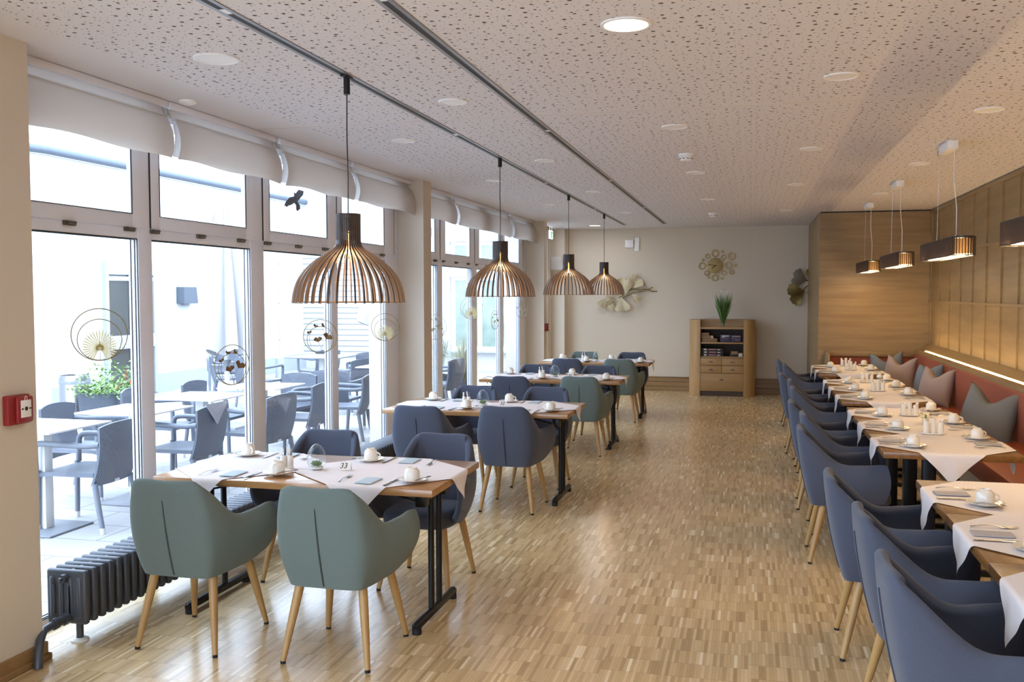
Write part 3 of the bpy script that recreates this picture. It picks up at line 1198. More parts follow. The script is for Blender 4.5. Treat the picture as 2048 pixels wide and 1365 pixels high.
def setting(where, ex, ey, ang, grp, seed, cup_uv=(0.235, 0.15), grey=False, small=True, nap=(0.01, 0.115), kn=(0.125, 0.12), fk=(-0.135, 0.14), handle=2.6):
    """ex, ey: middle of the table edge at the seat; ang: direction the diner looks (0 = +y)"""
    rnd = random.Random(seed)
    ca, sa = math.cos(ang), math.sin(ang)
    def W(u, v, z):
        return (ex + u * ca - v * sa, ey + u * sa + v * ca, z)
    j = lambda s: rnd.uniform(-s, s)
    cu = (cup_uv[0] + j(0.012), cup_uv[1] + j(0.012))
    sau_p('white saucer under the cup %s' % where, W(cu[0], cu[1], ZC), 0, 'saucers on the ' + grp)
    cup_p('white upside down coffee cup %s' % where, W(cu[0] - 0.004, cu[1], ZC + 0.0082), ang + handle + j(0.7), 'upturned coffee cups on the ' + grp)
    spo_p('steel teaspoon on saucer %s' % where, W(cu[0] + 0.052, cu[1] + 0.002, ZC + 0.0145), ang - 0.35 + j(0.2), 'teaspoons on the ' + grp)
    (nap_grey if grey else nap_blue)('%s folded napkin %s' % ('grey' if grey else 'pale blue', where), W(nap[0] + j(0.01), nap[1] + j(0.008), ZC + 0.0005), ang + j(0.06), 'folded napkins on the ' + grp)
    kni_p('steel table knife %s' % where, W(kn[0] + j(0.01), kn[1] + j(0.01), ZC), ang + j(0.05), 'table knives on the ' + grp)
    for_p('steel table fork %s' % where, W(fk[0] + j(0.01), fk[1] + j(0.01), ZC + 0.0005), ang + j(0.08), 'table forks on the ' + grp)
SE = [[(1, 0, -2.60), (1, 1, -1.845), (0, 0, -2.56), (0, 1, -1.82)],
      [(1, 0, -2.47), (1, 1, -1.76), (0, 0, -2.47), (0, 1, -1.77)],
      [(1, 0, -2.45), (1, 1, -1.74), (0, 0, -2.48), (0, 1, -1.75)],
      [(1, 0, -2.40), (1, 1, -1.68), (0, 0, -2.38), (0, 1, -1.68)]]
for ti in range(4):
    cx, cy, w, d = TBL[ti]
    for near, aisle, x in SE[ti]:
        wh = 'at the %s %s seat, %s window table' % ('near' if near else 'far', SID[aisle], TN[ti])
        setting(wh, x, cy - d / 2 if near else cy + d / 2, 0 if near else PI, 'window tables', ti * 4 + near * 2 + aisle)
for gi, g in enumerate(G):
    off = 0.045 if gi == 3 else 0.0
    for k, yc in enumerate(g):
        pos = ORD[len(g)][k]
        wh = 'on the chair side, %s table, %s bench group' % (pos, GN[gi])
        setting(wh, BX + off - 0.38, yc + 0.0, -PI / 2, 'bench tables', 100 + gi * 6 + k, (0.20, 0.20), True, handle=2.3, nap=(-0.02, 0.10), kn=(0.10, 0.11))
        if gi < 3:
            wh = 'on the bench side, %s table, %s bench group' % (pos, GN[gi])
            setting(wh, BX + off + 0.38, yc, PI / 2, 'bench tables', 200 + gi * 6 + k, (0.235, 0.13), True, handle=-0.9)

def make_caddy():
    t = thing('condiment_set', 'x', 'condiment set')
    b = MB()
    def tray(u, v):
        a = 2 * PI * u
        pr = [(0, 0.006), (0.9, 0.006), (0.96, 0.008), (1, 0.008), (1, 0.003), (0.9, 0.0), (0, 0.0)]
        k = min(int(v * 6), 5)
        f = v * 6 - k
        r = pr[k][0] * (1 - f) + pr[k + 1][0] * f
        z = pr[k][1] * (1 - f) + pr[k + 1][1] * f
        return Vector((0.062 * r * math.cos(a), 0.034 * r * math.sin(a), z))
    b.grid(tray, 32, 6, closed_u=True)
    b.build('tray', 'porcelain', t)
    for s in (-1, 1):
        b = MB()
        def sh(u, v):
            a = 2 * PI * u
            cx, sy = math.cos(a), math.sin(a)
            px = 0.0165 * math.copysign(abs(cx) ** 0.8, cx)
            py = 0.019 * math.copysign(abs(sy) ** 0.8, sy)
            vv = min(v * 1.15, 1.0)
            rr = 1.0 if v < 0.87 else max(0.0, (1 - v) / 0.13)
            top = 0.066 + s * px * 0.75
            return Vector((s * 0.036 + px * rr, py * rr, 0.006 + (top + (s * px * (rr - 1) * 0.0)) * vv))
        b.grid(sh, 24, 14, closed_u=True)
        b.build('shaker', 'porcelain', t, angle=50)
    b = MB()
    b.lathe([(0, 0.006), (0.0125, 0.006), (0.014, 0.03), (0.013, 0.07), (0.0145, 0.086), (0.0125, 0.086), (0.011, 0.07), (0, 0.066)], n=20)
    b.build('toothpick_holder', 'porcelain', t, angle=50)
    t.scale = (1.2, 1.2, 1.2)
    return Placer(t)
cad = make_caddy()
for y, gi, lab in ((7.65, 2, 'white salt and pepper set on the rear table of the second bench group'), (6.68, 2, 'white salt and pepper set beside the small flower vase, second bench group'),
                   (10.39, 1, 'white salt and pepper set on the rear table of the third bench group'), (9.51, 1, 'white salt and pepper set beside the glass jar, third bench group'),
                   (12.68, 0, 'white salt and pepper set on the rear table of the rearmost bench group'), (12.04, 0, 'white salt and pepper set on the front table of the rearmost bench group')):
    cad(lab, (1.165, y, ZC + 0.001), -0.12 + 0.06 * gi, 'salt and pepper sets on the bench tables')
# tall caddies of sachets on the window tables
def make_sachets():
    t = thing('sachet_caddy', 'x', 'caddy')
    b = MB()
    b.box((0, 0, 0.004), (0.072, 0.042, 0.008), 0.003)
    b.build('base', 'porcelain', t)
    b = MB()
    for s in (-1, 1):
        b.lathe([(0, 0.008), (0.0165, 0.008), (0.0175, 0.03), (0.0165, 0.068), (0.0150, 0.072), (0.0125, 0.068), (0.0, 0.05)], (s * 0.0175, 0, 0), n=20)
    b.build('twin_pots', 'porcelain', t, angle=50)
    rn = random.Random(3)
    for k, m in enumerate(('paper_white', 'slat_black', 'paper_white', 'hinge_metal')):
        b = MB()
        b.box((-0.024 + 0.016 * k, rn.uniform(-0.006, 0.006), 0.078), (0.011, 0.0025, 0.062 + 0.012 * (k == 2)), 0.0008, Matrix.Rotation(rn.uniform(-0.15, 0.15), 3, 'Y'))
        b.build('sachet', m, t)
    return Placer(t)
sac = make_sachets()
for ti, x in ((0, -2.385), (1, -2.29), (2, -2.27), (3, -2.25)):
    sac('white twin pot caddy holding sachets on the %s window table' % TN[ti], (x, TBL[ti][1] - 0.085 + 0.02 * ti, ZC + 0.002), 0.3, 'sachet caddies on the window tables')
# egg-shaped glass terraria
def make_egg():
    t = thing('glass_terrarium', 'x', 'terrarium')
    hole = Vector((0.45, -0.62, 0.42)).normalized()
    b = MB()
    def eg(u, v, sc=1.0):
        a = 2 * PI * u
        tt = v * PI
        r = 0.050 * math.sin(tt) * (1 - 0.16 * math.cos(PI - tt)) * sc
        z = 0.066 - 0.070 * math.cos(tt) * sc
        return Vector((r * math.cos(a), r * math.sin(a), max(z, 0.0015)))
    b.grid(eg, 40, 28, closed_u=True)
    cen = Vector((0, 0, 0.062))
    kill = [f for f in b.bm.faces if ((f.calc_center_median() - cen) .normalized()).dot(hole) > 0.80]
    bmesh.ops.delete(b.bm, geom=kill, context='FACES')
    b.build('glass_egg', 'clear_glass', t)
    # rounded lip round the opening
    ax = hole.orthogonal().normalized()
    ay = hole.cross(ax)
    b = MB()
    pts = []
    for k in range(28):
        a = 2 * PI * k / 28
        d = (hole * 0.80 + (ax * math.cos(a) + ay * math.sin(a)) * 0.60).normalized()
        lo, hi = 0.02, 0.12
        # march to the egg skin
        for _ in range(30):
            m_ = (lo + hi) / 2
            p = cen + d * m_
            zz = (0.066 - p.z) / 0.070
            zz = max(-1, min(1, zz))
            tt = math.acos(zz)
            rr = 0.050 * math.sin(tt) * (1 - 0.16 * math.cos(PI - tt))
            inside = (p.x ** 2 + p.y ** 2) ** 0.5 < rr and 0 < p.z < 0.136
            if inside:
                lo = m_
            else:
                hi = m_
        pts.append(cen + d * lo)
    b.tube(pts, 0.0017, 6, closed=True)
    b.build('lip', 'clear_glass', t)
    rn = random.Random(5)
    b = MB()
    b.lathe([(0, 0.018), (0.022, 0.017), (0.036, 0.012), (0.034, 0.006), (0.02, 0.003), (0, 0.0025)], n=20)
    for k in range(60):
        a, r = rn.random() * 2 * PI, 0.034 * rn.random() ** 0.5
        s = rn.uniform(0.003, 0.0052)
        b.lathe([(0, -s), (s, 0), (0, s * 0.7)], (r * math.cos(a), r * math.sin(a), 0.016 + rn.uniform(0, 0.005)), n=6)
    b.build('gravel', 'gravel_white', t)
    b = MB()
    for ring, (n, tilt, ln) in enumerate(((5, 0.35, 0.026), (8, 0.75, 0.034), (9, 1.15, 0.036))):
        for k in range(n):
            a = 2 * PI * k / n + ring * 0.4
            d = Vector((math.sin(tilt) * math.cos(a), math.sin(tilt) * math.sin(a), math.cos(tilt)))
            o = Vector((0, 0, 0.020))
            b.tube([o, o + d * ln * 0.35, o + d * ln * 0.7, o + d * ln + Vector((0, 0, 0.003))], [0.003, 0.0052, 0.0045, 0.0006], 7)
    b.build('succulent', 'succulent_green', t)
    return Placer(t)
egg = make_egg()
for ti, x in ((0, -2.225), (1, -2.15), (2, -2.115), (3, -2.07)):
    egg('clear glass egg with a succulent on white gravel, %s window table' % TN[ti], (x, TBL[ti][1] - 0.06, ZC), 0.0, 'glass terraria on the window tables')
# folded number cards
for ti, num, x in ((0, '33', -2.075), (1, '32', -1.985), (2, '31', -1.94)):
    t = thing('number_card', 'white folded card reading %s on the %s window table' % (num, TN[ti]), 'table number', (x, TBL[ti][1] - 0.03, ZC), 0.25, 'table number cards')
    h, hw, ww = 0.042, 0.016, 0.062
    b = MB()
    b.poly([(-ww / 2, -hw, 0), (ww / 2, -hw, 0), (ww / 2, 0, h), (-ww / 2, 0, h)], (0, 0.0012, 0))
    b.poly([(-ww / 2, hw, 0), (ww / 2, hw, 0), (ww / 2, 0, h), (-ww / 2, 0, h)], (0, -0.0012, 0))
    b.build('card', 'paper_white', t, smooth=False)
    al = math.atan2(h, hw)
    text_obj(num, 0.040, 'printed_number', 'ink', t, (-0.008, -hw / 2 - 0.0008, h / 2), (al, 0, 0), 0.0002, 0.25)
    b = MB()
    b.poly([(ww / 2 + 0.0005, -hw * 0.82, 0.001), (ww / 2 + 0.0005, hw * 0.82, 0.001), (ww / 2 + 0.0005, 0, h * 0.86)], (-0.001, 0, 0))
    b.build('side_flap', 'card_grey', t, smooth=False)
# small flower vase on the second bench group
t = thing('flower_vase', 'tiny glass vase with white and pink blooms between two salt sets', 'vase', (1.20, 7.18, ZC))
b = MB()
b.lathe([(0, 0.0), (0.022, 0.0), (0.026, 0.02), (0.022, 0.045), (0.018, 0.05), (0.016, 0.046), (0.02, 0.02), (0, 0.006)], n=20)
b.build('vase_body', 'clear_glass', t)
rn = random.Random(8)
b = MB()
for k in range(26):
    a = rn.random() * 2 * PI
    r = rn.uniform(0.01, 0.045)
    p = Vector((r * math.cos(a), r * math.sin(a), 0.05 + rn.uniform(0, 0.03)))
    q = p + Vector((math.cos(a), math.sin(a), rn.uniform(-0.3, 0.6))) * 0.025
    s = Vector((-math.sin(a), math.cos(a), 0)) * 0.008
    b.poly([p - s * 0.3, p.lerp(q, 0.5) - s, q, p.lerp(q, 0.5) + s])
b.tube([(0, 0, 0.01), (0, 0, 0.06)], 0.006, 6)
b.build('foliage', 'stem_green', t, smooth=False)
for k, (dx, dy, dz, m) in enumerate(((-0.035, -0.01, 0.085, 'petal_white'), (0.0, 0.03, 0.09, 'petal_pink'), (0.038, 0.0, 0.095, 'petal_pink'), (0.03, -0.03, 0.08, 'petal_pink'), (-0.01, -0.035, 0.078, 'petal_white'))):
    b = MB()
    for q in range(7):
        a = 2 * PI * q / 7
        c = Vector((dx, dy, dz))
        d = Vector((math.cos(a), math.sin(a), 0.35)) * 0.017
        s = Vector((-math.sin(a), math.cos(a), 0)) * 0.009
        b.poly([c, c + d * 0.6 - s, c + d, c + d * 0.6 + s])
    b.lathe([(0, 0.006), (0.006, 0.002), (0, -0.003)], (dx, dy, dz), n=8)
    b.build('bloom', m, t, smooth=False)
# stoppered glass jar on the third bench group
t = thing('glass_jar', 'clear glass storage jar with domed lid, third bench table group', 'jar', (1.215, 9.80, ZC))
b = MB()
b.lathe([(0, 0.003), (0.030, 0.003), (0.034, 0.01), (0.034, 0.085), (0.026, 0.10), (0.026, 0.106)], n=24)
b.build('jar_body', 'clear_glass', t)
b = MB()
b.lathe([(0.028, 0.106), (0.030, 0.112), (0.024, 0.130), (0.010, 0.138), (0.008, 0.145), (0.011, 0.152), (0, 0.157)], n=24)
b.build('lid', 'porcelain', t)
b = MB()
b.lathe([(0, 0.006), (0.031, 0.006), (0.031, 0.055), (0.0, 0.06)], n=20)
b.build('sugar', 'gravel_white', t)
# ================================================================== ceiling fixtures
def track(name, label, x, y0, y1, gaps):
    t = thing(name, label, 'track', (x, (y0 + y1) / 2, H), 0, 'recessed light tracks')
    cy = (y0 + y1) / 2
    b = MB()
    b.span(-0.034, -0.013, y0 - cy, y1 - cy, -0.004, 0.002, 0.001)
    b.span(0.013, 0.034, y0 - cy, y1 - cy, -0.004, 0.002, 0.001)
    b.build('rail', 'track_metal', t, smooth=False)
    b = MB()
    e = [y0] + [g for g in gaps for _ in (0, 1)] + [y1]
    for a, c in zip(e[0::2], e[1::2]):
        b.span(-0.013, 0.013, a - cy + 0.03, c - cy - 0.03, -0.0025, 0.001)
    b.build('slot', 'track_slot', t, smooth=False)
    for g in gaps:
        b = MB()
        b.span(-0.013, 0.013, g - cy - 0.03, g - cy + 0.03, -0.0035, 0.001)
        b.build('joint_cover', 'white_plastic', t, smooth=False)
    return t
track('light_track', 'recessed ceiling track carrying the four slatted pendant lamps', -2.030, 0.4, 15.55, [3.42, 6.43, 9.45, 12.55])
track('light_track', 'empty recessed ceiling track nearer the middle of the room', -1.372, 0.4, 15.47, [3.42, 6.44, 9.42, 12.47])

def downlight(label, x, y, r, lit=False):
    t = thing('ceiling_light', label, 'ceiling light', (x, y, H), 0, 'round recessed ceiling lights')
    b = MB()
    b.lathe([(r * 0.86, 0.0), (r * 0.86, -0.007), (r * 0.93, -0.009), (r, -0.006), (r, 0.001)], n=40)
    b.build('rim', 'white_plastic', t, angle=50)
    b = MB()
    b.lathe([(0, -0.0045), (r * 0.87, -0.0045), (r * 0.87, 0.0)], n=40)
    b.build('diffuser', 'downlight_glow' if lit else 'white_plastic', t, angle=50)
    if lit:
        d = bpy.data.lights.new('downlight_beam', 'AREA')
        d.shape = 'DISK'
        d.size = r * 1.6
        d.energy = 3
        d.color = (0.94, 0.97, 1.0)
        o = bpy.data.objects.new('downlight_beam', d)
        COL.objects.link(o)
        o.parent = t
        o.location = (0, 0, -0.012)
    return t
LN = {-2.481: 'above the window tables', -1.698: 'between the two light tracks and the aisle', -0.517: 'over the middle of the aisle', 0.435: 'over the chairs of the bench row', 1.395: 'over the bench tables'}
LB = {-2.48: 'between the blinds and the pendant track', -1.70: 'between the two light tracks', -0.515: 'over the middle of the aisle', 0.435: 'above the bench chairs', 1.395: 'above the bench tables'}
RK = ['first from the front', 'second from the front', 'third from the front', 'fourth from the front']
for x, ys in ((-2.48, (4.086, 6.586, 9.119, 11.731)), (-1.70, (5.335, 7.869, 10.385, 13.2)), (0.435, (5.222, 7.754, 10.265, 13.43)), (1.395, (6.394, 8.888, 11.441)), (-0.515, (6.503, 9.007, 11.578))):
    for k, y in enumerate(ys):
        downlight('unlit round white ceiling light %s, %s' % (LB[x], RK[k]), x, y, 0.107 if (x, k) == (-2.48, 0) else 0.088)
downlight('lit round ceiling light glowing warm near the top of the photo', -0.519, 3.999, 0.107, True)
downlight('lit round ceiling light close to the end wall', -2.515, 15.535, 0.10, True)
for x, y in ((-0.5, 1.6), (-0.5, -0.8), (0.45, 2.6), (1.4, 1.2), (0.45, 0.2), (1.4, -1.4), (1.4, 3.4)):  # unseen ceiling lights, added to fill the interior
    if y < 2.0:
        downlight('added round fill light on the unseen ceiling behind the photographer', x, y, 0.107, True)
for label, x, y, r, hh in (('white smoke detector on the ceiling over the aisle, nearer one', -0.525, 7.80, 0.055, 0.055), ('white smoke detector on the ceiling over the aisle, farther one', -0.544, 13.57, 0.055, 0.055)):
    t = thing('smoke_detector', label, 'smoke detector', (x, y, H), 0, 'smoke detectors')
    b = MB()
    b.lathe([(r * 1.1, 0.0), (r * 1.1, -0.018), (r, -0.022)], n=28)
    b.build('base', 'white_plastic', t)
    b = MB()
    b.lathe([(r * 0.95, -0.022), (r, -0.036), (r * 0.75, -hh), (0, -hh - 0.004)], n=28)
    b.build('head', 'white_plastic', t)
    b = MB()
    for k in range(10):
        a = 2 * PI * k / 10
        b.box((r * 0.93 * math.cos(a), r * 0.93 * math.sin(a), -0.040), (0.010, 0.018, 0.005), 0, Matrix.Rotation(a, 3, 'Z'))
    b.build('vent_slots', 'ink', t, smooth=False)
# small plastic puck under the ceiling edge by the blinds
t = MB().lathe([(0.05, 0.0), (0.05, -0.012), (0.03, -0.022), (0, -0.024)], n=24).build('ceiling_puck', 'white_plastic', None, loc=(-3.18, 4.93, H))
tag(t, 'small white dome on the plain ceiling border above the blinds', 'detector')

# ------------------------------------------------------------------ slatted dome pendants
def make_pendant():
    t = thing('pendant_lamp', 'x', 'pendant lamp')
    prof = [(0.064, 2.093), (0.064, 1.955), (0.068, 1.935), (0.076, 1.921), (0.090, 1.909), (0.107, 1.899), (0.124, 1.888), (0.140, 1.877), (0.164, 1.861), (0.187, 1.843), (0.210, 1.822), (0.228, 1.803), (0.244, 1.783), (0.257, 1.762), (0.269, 1.737), (0.279, 1.709), (0.286, 1.680), (0.2925, 1.634)]
    pr = [Vector((r, 0, z - 1.634)) for r, z in prof]
    n = 40
    b = MB()
    hw = 0.0039
    for k in range(n):
        a = 2 * PI * (k + 0.35) / n
        er = Vector((math.cos(a), math.sin(a), 0))
        et = Vector((-math.sin(a), math.cos(a), 0))
        rows = []
        for i, p in enumerate(pr):
            d = pr[min(i + 1, len(pr) - 1)] - pr[max(i - 1, 0)]
            nv = Vector((-d.z, 0, d.x)).normalized()
            if nv.x < 0:
                nv = -nv
            q = p - nv * 0.016
            w = min(hw, max(q.x, 0.02) * PI / n * 0.93)
            P3 = lambda v, s: b.bm.verts.new(er * v.x + Vector((0, 0, v.z)) + et * s)
            rows.append([P3(p, -w), P3(p, w), P3(q, w), P3(q, -w)])
        for A, B in zip(rows, rows[1:]):
            for j in range(4):
                jj = (j + 1) % 4
                b.mi = 0 if j in (0,) else 1
                b._face([A[j], A[jj], B[jj], B[j]])
        b.mi = 1
        b._face(list(reversed(rows[0])))
        b._face(rows[-1])
    b.mi = 0
    b.build('slatted_shade', ['slat_black', 'birch_edge'], t, smooth=False)
    b = MB()
    for r, z in ((0.0575, 0.440), (0.0575, 0.36)):
        pts = [(r * math.cos(2 * PI * i / 40), r * math.sin(2 * PI * i / 40), z) for i in range(40)]
        b.tube(pts, 0.004, 6, closed=True)
    pts = [(0.284 * math.cos(2 * PI * i / 60), 0.284 * math.sin(2 * PI * i / 60), 0.004) for i in range(60)]
    b.tube(pts, 0.0028, 6, closed=True)
    b.build('ring', 'birch_edge', t)
    b = MB()
    b.lathe([(0, 0.425), (0.021, 0.425), (0.023, 0.40), (0.023, 0.37), (0, 0.37)], n=20)
    for k in range(3):
        a = 2 * PI * k / 3
        b.tube([(0, 0, 0.42), (0.058 * math.cos(a), 0.058 * math.sin(a), 0.44)], 0.003, 6)
    b.build('lamp_holder', 'black_metal', t)
    b = MB()
    b.lathe([(0, 0.37), (0.014, 0.368), (0.018, 0.345), (0.030, 0.315), (0.033, 0.290), (0.026, 0.265), (0.012, 0.255), (0, 0.253)], n=20)
    b.build('bulb', 'bulb_glow', t)
    b = MB()
    b.tube([(0, 0, 0.425), (0.002, 0.001, 0.65), (-0.002, 0, 0.85), (0, 0, 1.075)], 0.0035, 8)
    b.build('cord', 'slat_black', t)
    b = MB()
    b.tube([(0, 0, 1.07), (0, 0, 1.155)], 0.0165, 16)
    b.box((0, 0, 1.160), (0.034, 0.09, 0.012), 0.003)
    b.build('track_adapter', 'black_metal', t)
    return Placer(t)
pend = make_pendant()
for k, (y, z) in enumerate(((4.57, 1.634), (7.63, 1.654), (10.66, 1.665), (13.33, 1.661))):
    pend('black and birch slatted dome pendant %s' % ('nearest the camera, over table 33', 'second from the front over the window row', 'third from the front over the window row', 'farthest back before the wall leaves')[k], (-2.028, y, z), 0.3 * k, 'slatted dome pendants over the window tables')
    d = bpy.data.lights.new('pendant_light', 'POINT')
    d.energy = 2.2
    d.color = (1.0, 0.72, 0.42)
    d.shadow_soft_size = 0.035
    o = bpy.data.objects.new('pendant_light', d)
    COL.objects.link(o)
    o.location = (-2.028, y, z + 0.235)

# ------------------------------------------------------------------ long oval pendants over the bench tables
def make_oval():
    t = thing('linear_pendant', 'x', 'pendant lamp')
    L2, R, h = 0.62, 0.075, 0.135
    def outline(n=140, r=R, l=L2):
        pts = []
        per = 4 * l + 2 * PI * r
        for i in range(n):
            s = per * i / n
            if s < 2 * l:
                pts.append((r, -l + s))
            elif s < 2 * l + PI * r:
                a = (s - 2 * l) / r
                pts.append((r * math.cos(a), l + r * math.sin(a)))
            elif s < 4 * l + PI * r:
                pts.append((-r, l - (s - 2 * l - PI * r)))
            else:
                a = (s - 4 * l - PI * r) / r
                pts.append((-r * math.cos(a), -l - r * math.sin(a)))
        return pts
    b = MB()
    o = outline(150)
    for i, (x, y) in enumerate(o):
        x2, y2 = o[(i + 1) % len(o)]
        a = math.atan2(y2 - y, x2 - x)
        b.box((x, y, h / 2), (0.0045, 0.010, h - 0.004), 0, Matrix.Rotation(a, 3, 'Z'))
    b.build('slat_screen', 'slat_brown', t, smooth=False)
    b = MB()
    for z0, z1 in ((0.0, 0.006), (h - 0.014, h)):
        oo, ii = outline(90, R + 0.002), outline(90, R - 0.010)
        A = [b.bm.verts.new((x, y, z0)) for x, y in oo]
        B = [b.bm.verts.new((x, y, z1)) for x, y in oo]
        C_ = [b.bm.verts.new((x, y, z0)) for x, y in ii]
        D = [b.bm.verts.new((x, y, z1)) for x, y in ii]
        for k in range(90):
            j = (k + 1) % 90
            for q in ((A[k], A[j], B[j], B[k]), (C_[k], D[k], D[j], C_[j]), (B[k], B[j], D[j], D[k]), (A[k], C_[k], C_[j], A[j])):
                b._face(list(q))
    b.build('rim', 'slat_black', t, smooth=False)
    b = MB()
    oo = outline(90, R - 0.004)
    b.poly([(x, y, h - 0.012) for x, y in oo], (0, 0, 0.004))
    b.build('top_plate', 'slat_black', t, smooth=False)
    b = MB()
    ii = outline(90, R - 0.014)
    A = [b.bm.verts.new((x, y, 0.01)) for x, y in ii]
    B = [b.bm.verts.new((x, y, h - 0.015)) for x, y in ii]
    for k in range(90):
        j = (k + 1) % 90
        b._face([A[k], A[j], B[j], B[k]])
    b.build('inner_shade', 'lamp_sheer', t)
    b = MB()
    b.poly([(x, y, 0.010) for x, y in ii], (0, 0, 0.003))
    b.build('diffuser', 'lamp_glow', t, smooth=False)
    b = MB()
    for yy in (-0.50, 0.0, 0.50):
        b.lathe([(0, 0.115), (0.012, 0.112), (0.022, 0.085), (0.018, 0.058), (0, 0.05)], (0, yy, 0), n=14)
    b.build('bulb', 'bulb_bright', t)
    b = MB()
    for yy in (-0.36, 0.36):
        b.lathe([(0, h), (0.006, h), (0.006, h + 0.022), (0, h + 0.024)], (0, yy, 0), n=10)
        b.tube([(0, yy, h + 0.02), (0, yy + (0.12 if yy < 0 else -0.04), 0.83)], 0.0011, 6)
    b.build('suspension_wire', 'steel', t)
    b = MB()
    b.tube([(0.004, -0.36, h + 0.02), (0.008, -0.33, 0.35), (-0.008, -0.31, 0.55), (0.0, -0.24, 0.83)], 0.0028, 6)
    b.build('power_cable', 'white_plastic', t)
    b = MB()
    b.box((0, -0.02, 0.832), (0.075, 0.36, 0.062), 0.004)
    b.build('canopy', 'white_plastic', t)
    b = MB()
    b.cone((0, 0.33, 0.822), (0, 0.33, 0.862), 0.011, 0.011, 12)
    b.build('wire_anchor', 'hinge_metal', t)
    return Placer(t)
ov = make_oval()
for k, (y, lab) in enumerate(((5.20, 'long oval slatted pendant cut by the right photo edge'), (7.80, 'long oval slatted pendant, second along the bench, largest fully seen'), (10.36, 'long oval slatted pendant, third along the bench'), (12.78, 'long oval slatted pendant, farthest along the bench by the oak return wall'))):
    ov(lab, (1.42, y, 1.938), 0, 'oval pendants over the bench tables')
    for yy in (-0.4, 0.4):
        d = bpy.data.lights.new('oval_light', 'POINT')
        d.energy = 1.4
        d.color = (1.0, 0.82, 0.58)
        d.shadow_soft_size = 0.05
        o = bpy.data.objects.new('oval_light', d)
        COL.objects.link(o)
        o.location = (1.42, y + yy, 1.915)

# ================================================================== radiator along the glazing
t = thing('radiator', 'dark grey low column radiator standing along the window', 'radiator', (-3.17, 6.1, 0))
b = MB()
y0, n, pitch = -2.27, 76, 0.0605
for k in range(n):
    yc = y0 + k * pitch
    b.box((0, yc, 0.232), (0.222, 0.034, 0.262), 0.014, None, 3)
    for dx in (-0.075, -0.025, 0.025, 0.075):
        b.box((dx, yc, 0.23), (0.030, 0.050, 0.20), 0.012)
for dx, dz in ((0, 0.335), (0, 0.125)):
    b.tube([(dx, y0, dz), (dx, y0 + n * pitch - pitch, dz)], 0.020, 12)
b.build('column_sections', 'radiator_grey', t, angle=50)
b = MB()
for dx in (-0.065, -0.02, 0.025):
    b.box((dx, y0 - 0.019, 0.22), (0.018, 0.012, 0.15), 0.006)
b.build('end_panel', 'radiator_grey', t)
b = MB()
b.cone((0, y0 - 0.012, 0.325), (0, y0 - 0.045, 0.325), 0.022, 0.020, 16)
b.cone((0, y0 - 0.045, 0.325), (0, y0 - 0.065, 0.325), 0.012, 0.011, 6)
b.build('vent_plug', 'radiator_grey', t)
b = MB()
b.tube([(0.015, y0 - 0.01, 0.135), (0.015, y0 - 0.13, 0.135)], 0.022, 14)
b.cone((0.015, y0 - 0.03, 0.135), (0.015, y0 - 0.06, 0.135), 0.029, 0.029, 6)
b.cone((0.015, y0 - 0.10, 0.135), (0.015, y0 - 0.125, 0.135), 0.027, 0.027, 12)
b.tube([(0.015, y0 - 0.12, 0.135), (0.018, y0 - 0.19, 0.130), (0.05, y0 - 0.25, 0.105), (0.075, y0 - 0.29, 0.06), (0.08, y0 - 0.30, 0.0)], [0.019, 0.019, 0.019, 0.019, 0.019], 14)
b.build('supply_pipe', 'radiator_grey', t)
for yy in (y0 + 0.05, 0.0, 2.15):
    b = MB()
    b.cone((0.02, yy, 0.02), (0.02, yy, 0.12), 0.017, 0.017, 14)
    f = b.build('foot', 'radiator_grey', t)
    b = MB()
    b.lathe([(0.042, 0.0), (0.042, 0.006), (0.030, 0.014), (0.018, 0.016)], (0.02, yy, 0), n=22)
    b.build('floor_rosette', 'white_plastic', f)

# ================================================================== call points, signs and boxes on the walls
def alarm(label, x, y, z, s=1.0):
    t = thing('fire_alarm', label, 'fire alarm', (x, y, z), 0, 'red manual call points')
    b = MB()
    b.box((0.016, 0, 0), (0.032, 0.130 * s, 0.130 * s), 0.006)
    b.box((0.040, 0.018 * s, 0), (0.022, 0.094 * s, 0.118 * s), 0.010)
    b.build('housing', 'red_plastic', t)
    b = MB()
    b.box((0.0520, 0.016 * s, 0.004 * s), (0.003, 0.060 * s, 0.076 * s), 0.001)
    pl = b.build('break_panel', 'paper_white', t)
    b = MB()
    b.lathe([(0, 0), (0.0095 * s, 0), (0.0095 * s, 0.001), (0, 0.001)], (0.0534, 0.016 * s, 0.004 * s), 20, Matrix.Rotation(PI / 2, 3, 'Y'))
    for q in (-1, 1):
        c = 0.016 * s + q * 0.0225 * s
        b.poly([(0.0540, c - q * 0.008 * s, 0.004 * s), (0.0540, c, 0.010 * s), (0.0540, c, 0.007 * s), (0.0540, c + q * 0.006 * s, 0.007 * s), (0.0540, c + q * 0.006 * s, 0.001 * s), (0.0540, c, 0.001 * s), (0.0540, c, -0.002 * s)])
    b.build('press_mark', 'ink', pl, smooth=False)
    b = MB()
    for p in (((0.0525, 0.010 * s, 0.043 * s), (0.0525, 0.010 * s, 0.054 * s)), ((0.0525, 0.010 * s, 0.054 * s), (0.0525, 0.016 * s, 0.060 * s)), ((0.0525, 0.016 * s, 0.060 * s), (0.0525, 0.022 * s, 0.054 * s)), ((0.0525, 0.022 * s, 0.054 * s), (0.0525, 0.022 * s, 0.043 * s))):
        b.tube(p, 0.0016 * s, 6)
    b.build('house_mark', 'petal_pink', t)
    return t
alarm('red fire alarm call point with white panel at the left photo edge', XL, 3.482, 1.175)
alarm('small red fire alarm call point on the far pier', XL, 14.57, 1.15, 0.95)
